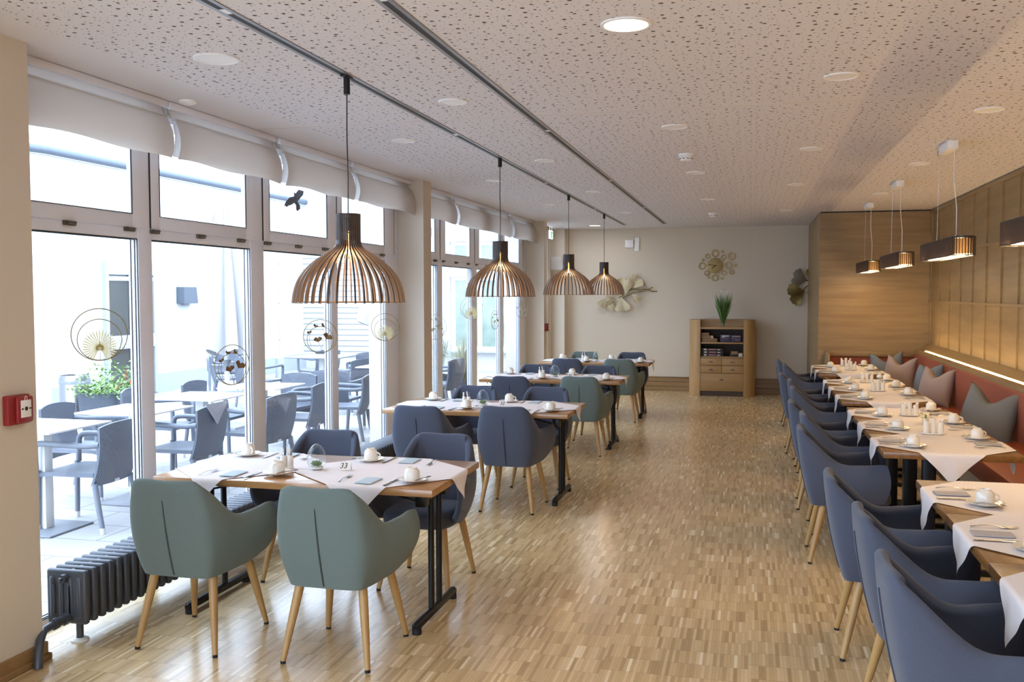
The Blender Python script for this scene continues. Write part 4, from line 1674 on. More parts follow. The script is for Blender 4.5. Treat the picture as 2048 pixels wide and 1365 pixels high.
# emergency exit sign hung under the ceiling in the last bay
t = thing('exit_sign', 'white and green emergency exit sign hanging past the far pier', 'sign', (-3.26, 15.55, 2.66), 0)
b = MB()
b.box((0, 0, 0), (0.022, 0.26, 0.14), 0.003)
b.tube([(0, -0.08, 0.07), (0, -0.08, 0.14)], 0.004, 6)
b.tube([(0, 0.08, 0.07), (0, 0.08, 0.14)], 0.004, 6)
b.build('sign_panel', 'sign_white', t)
b = MB()
b.box((0.0118, 0.02, 0), (0.001, 0.15, 0.10))
gp = b.build('pictogram_field', 'exit_green', t, smooth=False)
b = MB()
def man(u, w):
    return (0.0128, 0.03 + u, w)
b.lathe([(0, 0), (0.010, 0), (0, 0.0005)], man(0.0, 0.034), 12, Matrix.Rotation(PI / 2, 3, 'Y'))
for p in ((man(0, 0.02), man(-0.008, -0.008)), (man(-0.008, -0.008), man(0.016, -0.022)), (man(0.016, -0.022), man(0.010, -0.042)), (man(-0.008, -0.008), man(-0.022, -0.036)), (man(0, 0.018), man(0.024, 0.006)), (man(0, 0.018), man(-0.022, 0.004))):
    b.tube(p, 0.0045, 6)
b.build('running_figure', 'sign_white', gp)
# lampshade-like sconce on the reveal of the last bay
t = thing('wall_sconce', 'beige tapered wall lamp in the bright bay by the end wall', 'wall lamp', (-3.27, 16.22, 2.20))
b = MB()
b.poly([(-0.10, -0.02, -0.11), (0.10, -0.02, -0.11), (0.07, -0.02, 0.11), (-0.10, -0.02, 0.11)], (0, -0.11, 0))
b.build('shade', 'blind_white', t, smooth=False)
b = MB()
b.box((0, -0.01, 0), (0.06, 0.02, 0.16), 0.003)
b.build('back_plate', 'white_plastic', t)
# boxes on the end wall
t = thing('control_box', 'flat square cream box high on the end wall', 'control box', (-2.06, YB, 2.535))
b = MB()
b.box((0, -0.025, 0), (0.145, 0.05, 0.135), 0.006)
b.build('cover', 'white_plastic', t)
b = MB()
b.box((0, -0.0505, 0), (0.145, 0.002, 0.003))
b.tube([(0.075, -0.01, 0.06), (0.078, -0.008, 0.16), (0.078, -0.004, 0.265)], 0.004, 6)
b.build('cable', 'white_plastic', t)
t = thing('socket_strip', 'white vertical three-gang socket strip beside the cream box', 'socket', (-1.93, YB, 2.525))
b = MB()
b.box((0, -0.012, 0), (0.085, 0.024, 0.235), 0.006)
b.build('frame', 'white_plastic', t)
for k, z in enumerate((0.075, 0.0, -0.075)):
    b = MB()
    b.lathe([(0.029, 0.0), (0.029, 0.003), (0.024, 0.003), (0.022, -0.008), (0, -0.008)], (0, -0.024, z), 24, Matrix.Rotation(PI / 2, 3, 'X'))
    s = b.build('outlet', 'white_plastic' , t)
    b = MB()
    for dx in (-0.008, 0.008):
        b.lathe([(0, 0), (0.0035, 0), (0, 0.001)], (dx, -0.0165, z), 10, Matrix.Rotation(PI / 2, 3, 'X'))
    b.build('contact', 'ink', s)

# ================================================================== end wall: clock and metal leaves
t = thing('wall_clock', 'gold wall clock ringed by little circles on the end wall', 'clock', (-0.607, YB, 2.145))
FX = Matrix.Rotation(PI / 2, 3, 'X')
b = MB()
b.lathe([(0, 0.018), (0.125, 0.018), (0.130, 0.014), (0.130, 0.004), (0, 0.004)], (0, 0, 0), 40, FX)
b.build('dial', 'gold', t, angle=50)
for ang, ln, w in ((math.radians(171), 0.115, 0.011), (math.radians(220), 0.075, 0.014)):
    b = MB()
    dx, dz = math.cos(ang), math.sin(ang)
    b.tube([(-dx * 0.02, -0.024, -dz * 0.02), (dx * ln, -0.024, dz * ln)], w / 2, 6)
    b.build('hand', 'ink', t)
px = 0.00870
for X, Y, ro, ring in ((955, 260, 125, 1), (1490, 360, 128, 1), (1380, 660, 120, 1), (535, 670, 120, 1), (955, 1065, 118, 1), (710, 350, 84, 1), (1225, 390, 84, 1), (685, 905, 84, 1), (1240, 900, 84, 1), (1480, 875, 84, 1), (1185, 205, 48, 0), (570, 475, 48, 0), (1605, 660, 48, 0), (745, 1045, 46, 0), (1175, 1080, 46, 0)):
    k = 0.1310 / 255
    dx, dz, r = (X - 955) * k, -(Y - 665) * k, ro * k
    b = MB()
    if ring:
        b.lathe([(r * 0.64, 0.004), (r * 0.66, 0.013), (r * 0.97, 0.013), (r, 0.010), (r, 0.004)], (dx, 0, dz), 26, FX)
        b.build('ring', 'gold', t)
    else:
        b.lathe([(0, 0.012), (r * 0.95, 0.012), (r, 0.004)], (dx, 0, dz), 18, FX)
        b.build('dot', 'gold', t)
b = MB()
for a0 in range(12):
    a = a0 * PI / 6
    b.tube([(0.12 * math.cos(a), -0.005, 0.12 * math.sin(a)), (0.17 * math.cos(a), -0.005, 0.17 * math.sin(a))], 0.003, 6)
b.build('spoke', 'gold', t)

def fan_leaf(cx, cz, r, a0, spread, m, parent, depth=0.05, ruff=0.10, off=0.02, notch=0.25, name='leaf', seed=0):
    """ginkgo-like fan standing off the wall; a0 = direction of the fan, in the wall plane"""
    rn = random.Random(seed)
    ph = rn.random() * 6
    def fn(u, v):
        a = a0 + (u - 0.5) * spread
        e = abs(u - 0.5) * 2
        R = r * (1 - notch * math.exp(-(e * 7) ** 2)) * (1 - 0.12 * e ** 4) * (1 + 0.02 * math.sin(u * 40 + ph))
        q = R * v
        lift = depth * (math.sin(v * PI * 0.6)) + ruff * r * v * v * math.sin(u * 9 + ph) * 0.5 + 0.004 * math.sin(u * 90) * v
        return Vector((cx + q * math.cos(a), -off - max(lift, 0.0), cz + q * math.sin(a)))
    b = MB()
    b.shell(fn, 48, 10, 0.002)
    return b.build(name, m, parent, angle=70)
t = thing('wall_sculpture', 'pale gold metal sculpture of big ginkgo leaves on a twig, end wall', 'wall decoration', (-2.05, YB, 1.72))
K = 160 / 1985
def S2(x, y):   # sketch position on the wall -> local metres
    sx = (1180 + x * K - 1268) / 112.0
    sz = -(520 + y * K - 573) / 112.0
    return sx, sz
for i, (x, y, r, a, sp, m, off) in enumerate(((930, 810, .34, 80, 62, 'gold_pale', .04), (1085, 600, .27, 48, 78, 'gold_pale', .02), (900, 815, .25, -80, 80, 'gold_pale', .05), (790, 770, .25, 116, 62, 'gold_pale', .02),
                                             (690, 860, .20, -115, 78, 'gold_pale', .02), (510, 840, .17, -122, 72, 'gold_pale', .03), (1150, 735, .18, -42, 62, 'gold_pale', .05), (760, 850, .17, 185, 70, 'gold_pale', .03))):
    sx, sz = S2(x, y)
    fan_leaf(sx, sz, r, math.radians(a), math.radians(sp), m, t, 0.05, 0.14, off, 0.12, seed=i)
b = MB()
for pts in (((820, 820), (950, 760), (1060, 640), (1160, 610), (1300, 630), (1480, 610), (1640, 670), (1750, 670)), ((930, 820), (1050, 760), (1180, 690), (1350, 670), (1500, 640), (1650, 560)), ((930, 800), (940, 900), (1000, 1000), (1040, 1080)), ((1080, 360), (1070, 480), (1100, 600))):
    b.tube([(S2(*p)[0], -0.05, S2(*p)[1]) for p in pts], 0.009, 8)
b.build('twig', 'gold_dark', t)
t = thing('wall_sculpture', 'bronze and grey ginkgo leaf sculpture beside the oak return wall', 'wall decoration', (0.80, YB, 1.86))
def S3(x, y):
    return (1300 + x / 5.11 - 1604) / 113.0, -(380 + y / 5.11 - 565) / 113.0
for i, (x, y, r, a, sp, m, off) in enumerate(((1580, 1030, .28, 200, 110, 'gold_dark', .05), (1600, 930, .25, 165, 95, 'grey_leaf', .02), (1660, 935, .22, 95, 85, 'gold_dark', .05), (1670, 970, .20, -85, 95, 'grey_leaf', .03), (1700, 940, .22, 20, 90, 'grey_leaf', .03))):
    sx, sz = S3(x, y)
    fan_leaf(sx, sz, r, math.radians(a), math.radians(sp), m, t, 0.05, 0.18, off, 0.15, seed=30 + i)
b = MB()
for pts in (((1545, 1035), (1600, 985), (1690, 938), (1760, 900)), ((1590, 930), (1690, 938)), ((1660, 930), (1700, 935)), ((1680, 975), (1710, 950))):
    b.tube([(S3(*p)[0], -0.06, S3(*p)[1]) for p in pts], 0.009, 8)
b.build('twig', 'gold_dark', t)

# ================================================================== oak cabinet by the end wall
CXc, CYf, CYb = -0.465, 15.75, 16.38
t = thing('cabinet', 'oak cabinet with rounded ends, open shelves above drawers, at the end wall', 'cabinet', (CXc, CYf, 0))
def rc(x):
    return x - CXc
D = CYb - CYf
for s in (-1, 1):
    b = MB()
    xi = s * 0.345
    r = 0.185
    pts = [(xi, 0.0, 0.0)]
    for k in range(13):
        a = PI / 2 * k / 12
        pts.append((xi + s * r * math.sin(a), r * (1 - math.cos(a)), 0.0))
    pts += [(xi + s * r, D, 0.0), (xi, D, 0.0)]
    if s < 0:
        pts = list(reversed(pts))
    b.poly(pts, (0, 0, 1.245))
    b.build('rounded_end', 'oak_cabinet_vertical', t, angle=20)
b = MB()
b.span(-0.345, 0.345, 0.28, D, 1.13, 1.245)
b.span(-0.345, 0.345, 0.02, D, 1.095, 1.13)
b.span(-0.345, 0.345, D - 0.03, D, 0.06, 1.13)
b.build('carcass', 'oak_cabinet', t, smooth=False)
b = MB()
b.span(-0.344, 0.344, D - 0.05, D - 0.028, 0.64, 1.095)
for s in (-1, 1):
    b.span(s * 0.344, s * 0.330, 0.03, D - 0.03, 0.64, 1.095)
b.build('niche_lining', 'shelf_dark', t, smooth=False)
for z in (0.868, 0.636):
    MB().span(-0.335, 0.335, 0.02, D - 0.04, z - 0.012, z + 0.012, 0.002).build('shelf', 'oak_cabinet', t)
def drawer(x0, x1, z0, z1):
    d = MB().span(x0, x1, 0.004, 0.03, z0, z1, 0.002).build('drawer', 'oak_cabinet', t)
    h = MB()
    cx, cz = (x0 + x1) / 2, (z0 + z1) / 2 + (0.045 if z1 - z0 > 0.2 else 0)
    h.box((cx, -0.010, cz), (0.060, 0.024, 0.018), 0.006)
    h.build('pull', 'hinge_metal', d)
drawer(-0.342, -0.003, 0.505, 0.620)
drawer(0.003, 0.342, 0.505, 0.620)
drawer(-0.342, -0.003, 0.378, 0.498)
drawer(0.003, 0.342, 0.378, 0.498)
drawer(-0.342, 0.342, 0.085, 0.371)
b = MB()
b.span(-0.344, 0.344, 0.03, 0.05, 0.08, 0.63)
b.span(-0.344, 0.344, 0.03, 0.05, 0.0, 0.08)
b.build('front_frame', 'shelf_dark', t, smooth=False)
# what stands on its shelves
def gamebox(label, x, z, w, d, h, m, prints, y=0.06, grp='boxes on the cabinet shelves', rot=0.0):
    g = thing('storage_box', label, 'box', (CXc + x, CYf + y + d / 2, z), rot, grp)
    MB().box((0, 0, h / 2), (w, d, h), 0.002).build('body', m, g)
    if prints:
        b = MB()
        for (u, v, pw, ph) in prints:
            b.box((u * w, -d / 2 - 0.0008, v * h), (pw * w, 0.0012, ph * h))
        b.build('printed_band', 'print_white', g, smooth=False)
    return g
ZS1, ZS2 = 0.8805, 0.6485
gamebox('long tan box at the bottom left of the upper cabinet shelf', -0.20, ZS1, 0.25, 0.20, 0.06, 'box_tan', None)
gamebox('flat tan box with white label, middle of the upper left pile', -0.235, ZS1 + 0.061, 0.19, 0.18, 0.045, 'box_tan', [(0.40, 0.5, 0.16, 0.8)])
gamebox('small tan box on top of the upper left pile', -0.27, ZS1 + 0.107, 0.13, 0.15, 0.045, 'box_tan', None)
gamebox('dark purple box with pale lettering, left one on the upper shelf', 0.055, ZS1, 0.165, 0.22, 0.125, 'box_purple', [(0.0, 0.82, 0.7, 0.12), (-0.2, 0.68, 0.3, 0.08)])
gamebox('dark purple box with pale line, right one on the upper shelf', 0.225, ZS1, 0.155, 0.22, 0.120, 'box_purple', [(0.0, 0.80, 0.8, 0.06), (0.1, 0.3, 0.4, 0.04)])
for k in range(3):
    g = gamebox('black game box with red and white bands, %s of the lower left pile' % ('bottom', 'middle', 'top')[k], -0.15 + 0.004 * (k % 2), ZS2 + k * 0.0445, 0.35, 0.25, 0.044, 'box_black', [(-0.33, 0.5, 0.12, 0.5), (0.28, 0.45, 0.14, 0.3)])
    b = MB()
    b.box((-0.003, -0.1258, 0.022), (0.115, 0.0012, 0.018))
    b.build('red_band', 'print_red', g, smooth=False)
gamebox('dark flat case on the right of the lower cabinet shelf', 0.19, ZS2, 0.13, 0.16, 0.035, 'box_black', None)
gamebox('small tan carton on the dark flat case', 0.20, ZS2 + 0.036, 0.11, 0.12, 0.050, 'box_tan', None)
gamebox('small cream carton at the right end of the lower shelf', 0.295, ZS2, 0.06, 0.14, 0.055, 'box_cream', None)
# vase of tall grass on top
t = thing('plant_vase', 'glass vase with tall green grass bunch on the oak cabinet', 'vase', (-0.455, 15.90, 1.13))
b = MB()
b.lathe([(0, 0.0), (0.035, 0.0), (0.028, 0.03), (0.030, 0.10), (0.045, 0.17), (0.042, 0.17), (0.026, 0.10), (0.022, 0.02), (0, 0.01)], n=20)
b.build('glass_vase', 'clear_glass', t)
rn = random.Random(21)
b = MB()
for k in range(150):
    a = rn.random() * 2 * PI
    r = rn.random() ** 0.7 * 0.19
    hgt = rn.uniform(0.38, 0.58)
    p0 = Vector((math.cos(a) * 0.012, math.sin(a) * 0.012, 0.03))
    p1 = Vector((math.cos(a) * r * 0.45, math.sin(a) * r * 0.45, hgt * 0.55))
    p2 = Vector((math.cos(a) * r, math.sin(a) * r, hgt))
    s = Vector((-math.sin(a + k), math.cos(a + k), 0)) * 0.008
    b.poly([p0 - s * 0.5, p1 - s, p2, p1 + s, p0 + s * 0.5])
b.build('grass_blades', 'stem_green', t, smooth=False)
b = MB()
for k in range(16):
    a = rn.random() * 2 * PI
    r = rn.uniform(0.03, 0.16)
    c = Vector((math.cos(a) * r, math.sin(a) * r, rn.uniform(0.52, 0.64)))
    b.lathe([(0, 0.012), (0.011, 0.0), (0, -0.010)], c, 8)
    b.tube([c, c * 0.6 + Vector((0, 0, -0.05))], 0.0015, 5)
b.build('white_bloom', 'petal_white', t)

# ================================================================== corner bench and cushions
t = thing('corner_bench', 'rust red upholstered corner bench along the oak walls', 'bench', (1.9, 6.0, 0))
def bs(b, x0, x1, y0, y1, z0, z1, bev=0.0):
    return b.span(x0 - 1.9, x1 - 1.9, y0 - 6.0, y1 - 6.0, z0, z1, bev)
b = MB()
bs(b, 1.63, 2.16, YREAR + 0.02, 13.74, 0.30, 0.455, 0.02)
bs(b, 1.02, 1.66, 13.22, 13.74, 0.30, 0.455, 0.02)
b.build('seat', 'rust_leather', t)
b = MB()
bs(b, 2.12, 2.20, YREAR + 0.02, 13.76, 0.42, 0.862, 0.015)
bs(b, 1.012, 2.16, 13.715, 13.795, 0.42, 0.812, 0.012)
b.build('backrest', 'rust_fabric', t)
b = MB()
bs(b, 1.74, 2.2, YREAR + 0.02, 13.74, 0.0, 0.30)
bs(b, 1.06, 1.76, 13.34, 13.74, 0.0, 0.30)
b.build('plinth', 'bench_base', t, smooth=False)
b = MB()
bs(b, 0.985, 2.20, 13.70, 13.80, 0.812, 0.880, 0.003)
bs(b, 0.985, 1.012, 13.20, 13.80, 0.0, 0.880, 0.003)
b.build('oak_capping', 'oak_panel_x', t)

def make_cushion(label, m, loc, s, ry, rz, tilt, dent):
    """square pillow, chopped at the top edge so two ears stand up"""
    t = MB()
    def fn(side):
        def f(u, v):
            x, z = (u - 0.5), (v - 0.5)
            ex, ez = abs(x) * 2, abs(z) * 2
            pin = 1 - 0.10 * (1 - ex ** 2) * ez ** 6
            pin2 = 1 - 0.10 * (1 - ez ** 2) * ex ** 6
            X = s * x * pin2
            Z = s * z * pin
            dz = 0.0
            if z > 0:
                dz = -dent * s * math.exp(-(x * 4.2) ** 2) * (z * 2) ** 1.6
            th = 0.085 * s / 0.45 * (1 - ex ** 3.0) ** 0.6 * (1 - ez ** 3.0) ** 0.6
            cr = 1 - 0.35 * math.exp(-(x * 7) ** 2) * max(0, z * 2)
            return Vector((X * (1 - 0.10 * max(0, z) * 2), side * (th * cr + 0.0015), Z + dz))
        return f
    t.grid(fn(1), 30, 30)
    t.grid(fn(-1), 30, 30)
    bmesh.ops.remove_doubles(t.bm, verts=t.bm.verts, dist=0.0035)
    o = t.build('cushion', m, None, angle=180)
    o.location = loc
    o.rotation_euler = (tilt, ry, rz)
    return tag(o, label, 'cushion', 'cushions on the corner bench')
R_ = math.radians
make_cushion('dark grey cushion alone at the near end of the bench', 'pillow_grey', (1.93, 8.62, 0.655), 0.49, R_(9), R_(-38), R_(-14), 0.27)
make_cushion('mauve cushion of the pair in the middle of the bench', 'pillow_mauve', (1.955, 11.10, 0.655), 0.44, R_(2), R_(-50), R_(-14), 0.25)
make_cushion('blue grey cushion behind the mauve one, middle of the bench', 'pillow_blue', (1.96, 11.62, 0.655), 0.44, R_(-4), R_(-60), R_(-14), 0.12)
make_cushion('mauve cushion of the pair in the bench corner', 'pillow_mauve', (1.86, 13.05, 0.65), 0.44, R_(3), R_(-35), R_(-14), 0.25)
make_cushion('blue grey cushion behind the mauve one in the bench corner', 'pillow_blue', (1.76, 13.48, 0.66), 0.46, R_(-5), R_(-12), R_(-12), 0.26)
# ================================================================== hoops hung in the panes
def hoop(label, kind, y, z, r, yaw=0.0, x=-3.405, tilt=0.0, col='hoop_gold'):
    t = thing('window_ornament', label, 'window decoration', (x, y, z), yaw, 'metal hoop ornaments hung in the panes')
    # hoops lie in the local y-z plane
    def circ(cy, cz, rr, n=48):
        return [(0, cy + rr * math.cos(2 * PI * i / n), cz + rr * math.sin(2 * PI * i / n)) for i in range(n)]
    b = MB()
    b.tube(circ(0, 0, r), 0.0026, 6, closed=True)
    b.build('outer_hoop', col, t)
    b = MB()
    b.tube(circ(0, -r * 0.20, r * 0.79), 0.0023, 6, closed=True)
    b.build('inner_hoop', col, t)
    b = MB()
    b.tube([(0, 0, r), (0, 0, r + 0.34)], 0.0004, 5)
    b.build('thread', 'blind_white', t)
    if kind == 'palm':
        b = MB()
        n = 29
        c = Vector((0, 0.0, -r * 0.52))
        for k in range(n):
            a = R_(-58) + R_(296) * k / (n - 1)
            L = r * (0.62 + 0.12 * math.sin((k / (n - 1)) * PI))
            d = Vector((0, math.cos(a), math.sin(a)))
            s = Vector((0, -math.sin(a), math.cos(a)))
            p = c + d * r * 0.05
            q = c + d * L * 0.75
            e = c + d * L
            f = Vector((0.006, 0, 0))
            b.poly([p - s * r * 0.012, q - s * r * 0.032 + f, e, q + s * r * 0.032 + f, p + s * r * 0.012])
        b.poly([c + Vector((0.001, math.cos(a) * r * 0.15, math.sin(a) * r * 0.15)) for a in [R_(-40 + 260 * i / 20) for i in range(21)]])
        b.build('palm_leaf', 'palm_gold', t, smooth=False)
        b = MB()
        b.tube([(0.002, 0, -r * 0.25), (0.002, 0, -r * 0.98)], 0.0014, 6)
        b.build('stem', 'gold_dark', t)
    else:
        for k, (cy, cz, rr, a) in enumerate(((-0.12, -0.10, 0.34, 100), (0.34, 0.06, 0.40, 60), (-0.62, 0.40, 0.20, 105), (-0.30, 0.78, 0.20, 70), (0.08, 0.86, 0.19, 30))):
            b = MB()
            def fn(u, v):
                an = R_(a) + (u - 0.5) * R_(120)
                e = abs(u - 0.5) * 2
                q = rr * r * v * (1 - 0.3 * math.exp(-(e * 6) ** 2)) * (1 - 0.1 * e ** 4)
                return Vector((0.004 + 0.006 * math.sin(u * 8) * v, cy * r + q * math.cos(an), (cz - 0.25) * r + q * math.sin(an)))
            b.shell(fn, 24, 4, 0.0012)
            b.build('ginkgo_leaf', 'hoop_copper' if col == 'hoop_gold' else col, t)
        b = MB()
        for pts in (((-0.12, -0.31), (0.0, -0.6), (0.08, -0.97)), ((0.34, -0.15), (0.12, -0.55), (0.08, -0.97)), ((-0.62, 0.15), (-0.66, -0.2), (-0.55, -0.6))):
            b.tube([(0.002, p * r, q * r) for p, q in pts], 0.0014, 6)
        b.build('stem', 'hoop_copper' if col == 'hoop_gold' else col, t)
    return t
hoop('gold double hoop with palm leaf in the first window pane', 'palm', 4.28, 1.47, 0.136, R_(-50), -3.31)
hoop('gold double hoop with ginkgo sprigs in front of the closed parasol', 'ginkgo', 5.58, 1.215, 0.132, R_(-25), -3.31)
hoop('copper ginkgo leaves in a double hoop, third window pane', 'ginkgo', 6.9, 1.345, 0.132, R_(-58), -3.31)
hoop('gold palm leaf hoop in the fourth pane by the near pier', 'palm', 8.27, 1.37, 0.128, R_(-62), -3.31)
hoop('pale hoop half hidden behind the near pier, rear window bay', 'ginkgo', 9.67, 1.32, 0.135, R_(-65), -3.31, col='hoop_pale')
hoop('pale glinting palm leaf hoop on the mullion below the second pendant', 'palm', 11.08, 1.505, 0.135, R_(-70), -3.31, col='hoop_pale')
hoop('pale hoop on the rear mullion above the ornamental grass', 'ginkgo', 12.17, 1.33, 0.125, R_(-10), -3.31, col='hoop_pale')
hoop('pale hoop in the last pane before the rear pier', 'ginkgo', 13.67, 1.44, 0.12, R_(-35), -3.31, col='hoop_pale')

# bird silhouette stuck on the upper pane
b = MB()
K2 = 300 / 1575
def B2(x, y):
    px, py = 500 + x * K2, 380 + y * K2
    return Vector((0, (px - 585) * 0.0100, -(py - 397) * 0.0044))
pts = [(355, 178), (372, 135), (400, 95), (440, 75), (438, 35), (452, 48), (480, 5), (525, 8), (520, 45), (490, 85), (468, 118), (490, 150), (492, 180), (468, 205), (457, 195), (455, 150), (440, 135), (415, 158), (385, 175), (378, 187), (366, 180)]
b.poly([B2(*p) for p in pts], (0.0015, 0, 0))
tag(b.build('bird_sticker', 'gutter_zinc', None, smooth=False, loc=(XW + 0.026, 6.72, 2.42)), 'dark bird of prey silhouette sticker on the third upper pane', 'sticker')

# ================================================================== the terrace outside
ZG = -0.03
structure(MB().span(-60, -3.55, -30, 60, ZG - 0.1, ZG).build('terrace_ground', 'patio_slabs', smooth=False))
b = MB()
b.span(-10.6, -10.0, 11.85, 21.0, ZG, 3.72)
b.poly([(-10.0, 11.85, ZG), (-12.5, 2.0, ZG), (-13.0, 2.2, ZG), (-10.6, 11.95, ZG)], (0, 0, 3.75))
structure(b.build('facade_left', 'render_white', smooth=False))
b = MB()
b.span(-10.02, -9.97, 11.85, 19.98, ZG, 0.30)
b.span(-10.2, -9.96, 11.85, 19.98, ZG, ZG + 0.06)
structure(b.build('plinth_left', 'render_grey', smooth=False))
b = MB()
b.tube([(-12.3, 2.8, 3.80), (-9.95, 11.80, 3.78), (-9.93, 20.0, 3.78)], 0.065, 10)
tag(b.build('gutter', 'gutter_zinc', None), 'blue grey eaves gutter along the white building outside', 'gutter')
# narrow glazed door in that facade
t = thing('glazed_door', 'narrow dark glazed door in the white facade behind the flower trough', 'door', (-9.95, 13.68, 0.0))
b = MB()
for y in (-0.66, -0.04, 0.58):
    b.span(-0.055, 0.018, y + 0.002, y + 0.078, 0.0, 1.999)
b.span(-0.06, 0.02, -0.66, 0.66, 2.0, 2.20)
b.span(-0.05, 0.012, -0.655, 0.655, 1.90, 1.97)
b.build('frame', 'render_grey', t, smooth=False)
for y in (-0.60, 0.02):
    MB().span(-0.03, -0.01, y, y + 0.58, 0.0, 1.92).build('pane', 'dark_pane', t, smooth=False)
b = MB()
for k in range(25):
    b.box((0.03, -0.56 + k * 0.047, 0.90), (0.02, 0.022, 0.22), 0.004)
b.build('radiator_grille', 'white_frame', t)
# far wing with windows and slatted cladding
b = MB()
b.span(-12.5, -6.48, 20.0, 20.6, ZG, 4.2)
b.span(-5.14, -1.5, 20.0, 20.6, ZG, 4.2)
b.span(-6.48, -5.14, 20.0, 20.6, ZG, 0.42)
b.span(-6.48, -5.14, 20.0, 20.6, 2.82, 4.2)
b.span(-6.48, -5.14, 20.0, 20.6, 2.05, 2.25)
structure(b.build('facade_far', 'render_white', smooth=False))
b = MB()
z = 0.30
while z < 2.9:
    b.box((-8.9, 19.985, z), (3.2, 0.03, 0.105), 0.010)
    z += 0.125
structure(b.build('cladding_far', 'render_white', smooth=False))
for z0, z1, lab in ((0.42, 2.05, 'tall white framed window of the far wing with painted greenery reflection'), (2.25, 2.82, 'small white framed upper window of the far wing')):
    t = thing('outside_window', lab, 'window', (-5.81, 20.12, z0))
    b = MB()
    hh = z1 - z0
    for x0, x1 in ((-0.66, -0.56), (-0.05, 0.05), (0.56, 0.66)):
        b.span(x0, x1, -0.04, 0.04, 0, hh)
    b.span(-0.655, 0.655, -0.036, 0.036, 0.004, 0.09)
    b.span(-0.655, 0.655, -0.036, 0.036, hh - 0.08, hh - 0.004)
    b.build('frame', 'white_frame', t, smooth=False)
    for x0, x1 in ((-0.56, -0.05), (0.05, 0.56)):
        MB().span(x0, x1, -0.01, 0.01, 0.09, hh - 0.08).build('pane', 'hedge_reflection_pane', t, smooth=False)
b = MB()
b.box((-5.8, 19.93, 0.40), (2.0, 0.14, 0.04), 0.01)
structure(b.build('sill_far', 'render_grey', smooth=False))
# lamps on the facades
def box_lamp(label, y, z, s):
    t = thing('outdoor_wall_lamp', label, 'wall lamp', (-10.0, y, z))
    b = MB()
    b.poly([(0, -0.22 * s, -0.15 * s), (0, 0.22 * s, -0.15 * s), (0, 0.17 * s, 0.15 * s), (0, -0.22 * s, 0.15 * s)], (0.16 * s, 0, 0))
    b.build('shade', 'gutter_zinc', t, smooth=False)
    MB().box((0.04 * s, -0.02, -0.165 * s), (0.06 * s, 0.12 * s, 0.04 * s), 0.004).build('lens', 'render_grey', t)
box_lamp('blue grey box lamp on the white facade left of the closed parasol', 15.24, 1.66, 1.0)
for lab, x, y, z in (('little cone spotlight high on the white facade', -9.98, 16.37, 3.15), ('little cone spotlight on the far wing above the grass pot', -7.0, 19.95, 3.05)):
    t = thing('spot_lamp', lab, 'wall lamp', (x, y, z), 0, 'small spotlights on the facades')
    b = MB()
    b.lathe([(0, 0.10), (0.05, 0.09), (0.115, -0.08), (0.10, -0.08), (0, 0.06)], (0.09, -0.05, 0), n=18)
    b.build('cone_shade', 'gutter_zinc', t)
    MB().box((0.02, 0.0, 0.08), (0.08, 0.06, 0.03), 0.005).build('bracket', 'gutter_zinc', t)

# ------------------------------------------------------------------ wicker armchairs and slab tables
def make_wicker(seed=0):
    t = thing('wicker_armchair', 'x', 'outdoor chair')
    # local: faces +y
    def back(u, v):
        x = (u - 0.5)
        w = 0.225 + 0.012 * v
        y = -0.235 - 0.070 * v + 0.030 * (abs(x) * 2) ** 2 - 0.025 * math.sin(v * PI)
        z = 0.345 + 0.445 * v - 0.028 * (abs(x) * 2) ** 2.5 * v
        return Vector((x * 2 * w, y, z))
    b = MB()
    b.shell(back, 24, 16, 0.022)
    b.build('backrest', 'wicker', t)
    def seat(u, v):
        x = (u - 0.5) * 0.46
        y = -0.23 + 0.45 * v
        z = 0.435 - 0.016 * math.sin(u * PI) * math.sin(v * PI) - 0.010 * max(0, v - 0.85) / 0.15
        return Vector((x, y, z))
    b = MB()
    b.shell(seat, 14, 14, -0.03)
    b.build('seat', 'wicker', t)
    for s in (-1, 1):
        b = MB()
        pts = [(s * 0.222, -0.275, 0.640), (s * 0.245, -0.18, 0.632), (s * 0.262, -0.02, 0.640), (s * 0.262, 0.14, 0.645), (s * 0.255, 0.205, 0.632), (s * 0.246, 0.222, 0.58), (s * 0.240, 0.222, 0.43)]
        ps = [Vector(p) for p in pts]
        b.tube([catmull(ps, k / 24) for k in range(25)], 0.021, 10)
        b.build('armrest', 'wicker_arm', t)
        for y0, y1, z0, z1 in ((0.222, 0.232, 0.44, 0.0), (-0.235, -0.29, 0.36, 0.0)):
            b = MB()
            b.tube([(s * 0.222, y0, z0), (s * 0.222, (y0 + y1) / 2, (z0 + z1) / 2), (s * 0.224, y1, 0.035)], [0.021, 0.020, 0.018], 12)
            lg = b.build('leg', 'wicker_arm', t)
            b = MB()
            b.cone((s * 0.224, y1, 0.045), (s * 0.224, y1 - 0.004 * (1 if y1 < 0 else 0), 0.0), 0.020, 0.018, 12)
            b.build('foot_cap', 'cap_steel', lg)
    b = MB()
    b.box((0.0, -0.262, 0.352), (0.05, 0.012, 0.022), 0.002)
    b.build('maker_plate', 'cap_steel', t)
    return Placer(t)
wick = make_wicker()
def oy(label, x, y, rz):
    wick(label, (x, y, ZG), rz, 'wicker armchairs on the terrace')
FW, FE = -PI / 2, PI / 2   # facing away from the house is -x = +90 deg
oy('wicker armchair nearest the near wall, its back turned to the pane', -4.77, 5.97, R_(93))
oy('wicker armchair facing the room, seen above the nearest terrace table', -5.42, 6.85, R_(-84))
oy('wicker armchair with a pointed cloth over its back, second window pane', -4.66, 7.03, R_(92))
oy('wicker armchair left of the first mullion behind the flower table', -5.62, 8.15, R_(-80))
oy('wicker armchair across the table, left of the parasol pole', -5.47, 8.95, R_(-88))
